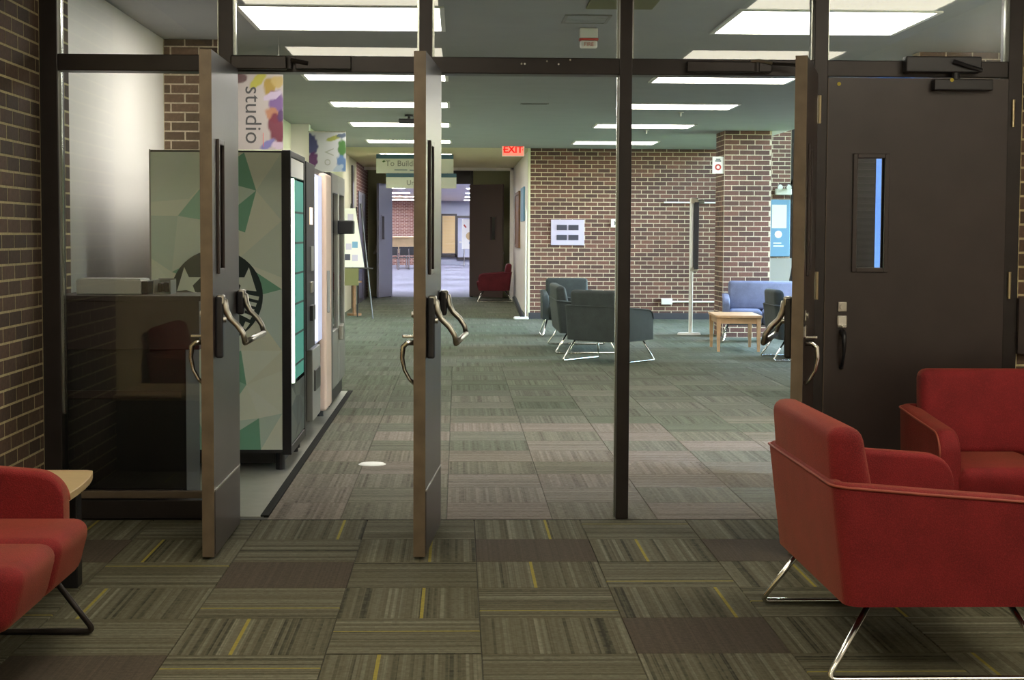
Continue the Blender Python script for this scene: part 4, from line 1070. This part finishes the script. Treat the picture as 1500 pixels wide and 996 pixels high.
text('FIRE', .036, 'redp', q, (0, -.031, -.112), FACE_Y)
q = thing('access_panel', 'olive access panel in the ceiling over the middle bay', 'ceiling panel', (.99, 1.9, H1))
obj('panel', MB().rbox(-.205, .205, -.42, .42, -.012, 0, .003), 'olivep', q); obj('latch', MB().cyl((.0, -.36, -.016), (0, -.36, -.010), .012), 'satin', q)
q = thing('slot_diffuser', 'thin dark slot diffuser in the corridor ceiling', 'vent', (.82, 9.84, H1))
obj('frame', MB().box(-.15, .15, -.06, .06, -.006, 0), 'vent', q); obj('slot', MB().box(-.13, .13, -.03, .03, -.008, -.005), 'blackp', q)
q = thing('projector_mount', 'small dark device on the corridor ceiling left of the middle door', 'ceiling device', (-.57, 11.6, H1))
obj('plate', MB().cyl((0, 0, -.02), (0, 0, 0), .05), 'blackm', q); obj('body', MB().rbox(-.12, .12, -.09, .09, -.10, -.05, .01), 'blackm', q); obj('stem', MB().cyl((0, 0, -.06), (0, 0, -.01), .015), 'blackm', q)
for n_, (x, y) in (('second', (2.526, 10.86)), ('third', (2.50, 14.04))):
    q = thing('sprinkler', 'tiny ceiling sprinkler just beyond the %s right row light' % ('third' if n_ == 'second' else 'fourth'), 'sprinkler', (x, y, H1), group='ceiling sprinklers')
    obj('escutcheon', MB().cyl((0, 0, -.008), (0, 0, 0), .035), 'satin', q); obj('head', MB().cyl((0, 0, -.05), (0, 0, -.008), .012), 'satin', q)

# ---- behind the closed door: what its slim window shows
q = thing('louvre_cabinet', 'dark louvred cabinet behind the slim window of the closed door', 'cabinet', (2.00, .75, 0))
obj('body', MB().box(0, .205, 0, .4, 0, 2.0), 'blackp', q)
for k in range(28): obj('slat', MB().box(.01, .195, -.014, -.002, .92 + k * .036, .938 + k * .036), 'blackm', q)
q = thing('display_banner', 'bright blue banner seen in the slim window of the closed door', 'banner', (2.95, 4.2, 0))
obj('fabric', MB().box(0, .45, 0, .01, .08, 2.1), 'bluebanner', q); obj('base', MB().rbox(-.02, .46, -.1, .1, 0, .08, .02), 'satin', q); obj('pole', MB().cyl((.22, .03, .05), (.22, .03, 2.12), .012), 'satin', q)

# ---- outside
def shrub(loc, h, seed):
    rnd = random.Random(seed)
    t = thing('shrub', ('leafy green shrub outside the window beside the info board', 'second green shrub further along outside the windows', 'third green shrub outside the lounge windows')[seed % 3], 'shrub', loc, group='shrubs outside the windows')
    obj('trunk', MB().cyl((0, 0, 0), (0, 0, h * .5), .06, .03, n=8), 'tan', t)
    mb = MB()
    for k in range(420):
        d = Vector((rnd.gauss(0, 1), rnd.gauss(0, 1), rnd.gauss(0, 1))).normalized() * (rnd.random() ** .4)
        c = Vector((d.x * h * .38, d.y * h * .38, h * .58 + d.z * h * .42)); s_ = .09
        u = Vector((rnd.gauss(0, 1), rnd.gauss(0, 1), rnd.gauss(0, 1))).normalized(); w_ = u.cross(Vector((0.3, .2, 1))).normalized()
        i = len(mb.v); mb.v += [tuple(c + u * s_), tuple(c + w_ * s_ * .5), tuple(c - u * s_), tuple(c - w_ * s_ * .5)]; mb.f.append((i, i + 1, i + 2, i + 3))
    tag(obj('foliage', mb, 'leaf', t), kind='stuff')
shrub((6.5, 22.5, -.21), 2.6, 0); shrub((8.2, 24.5, -.21), 3.0, 1); shrub((9.6, 14.0, -.21), 2.6, 2)
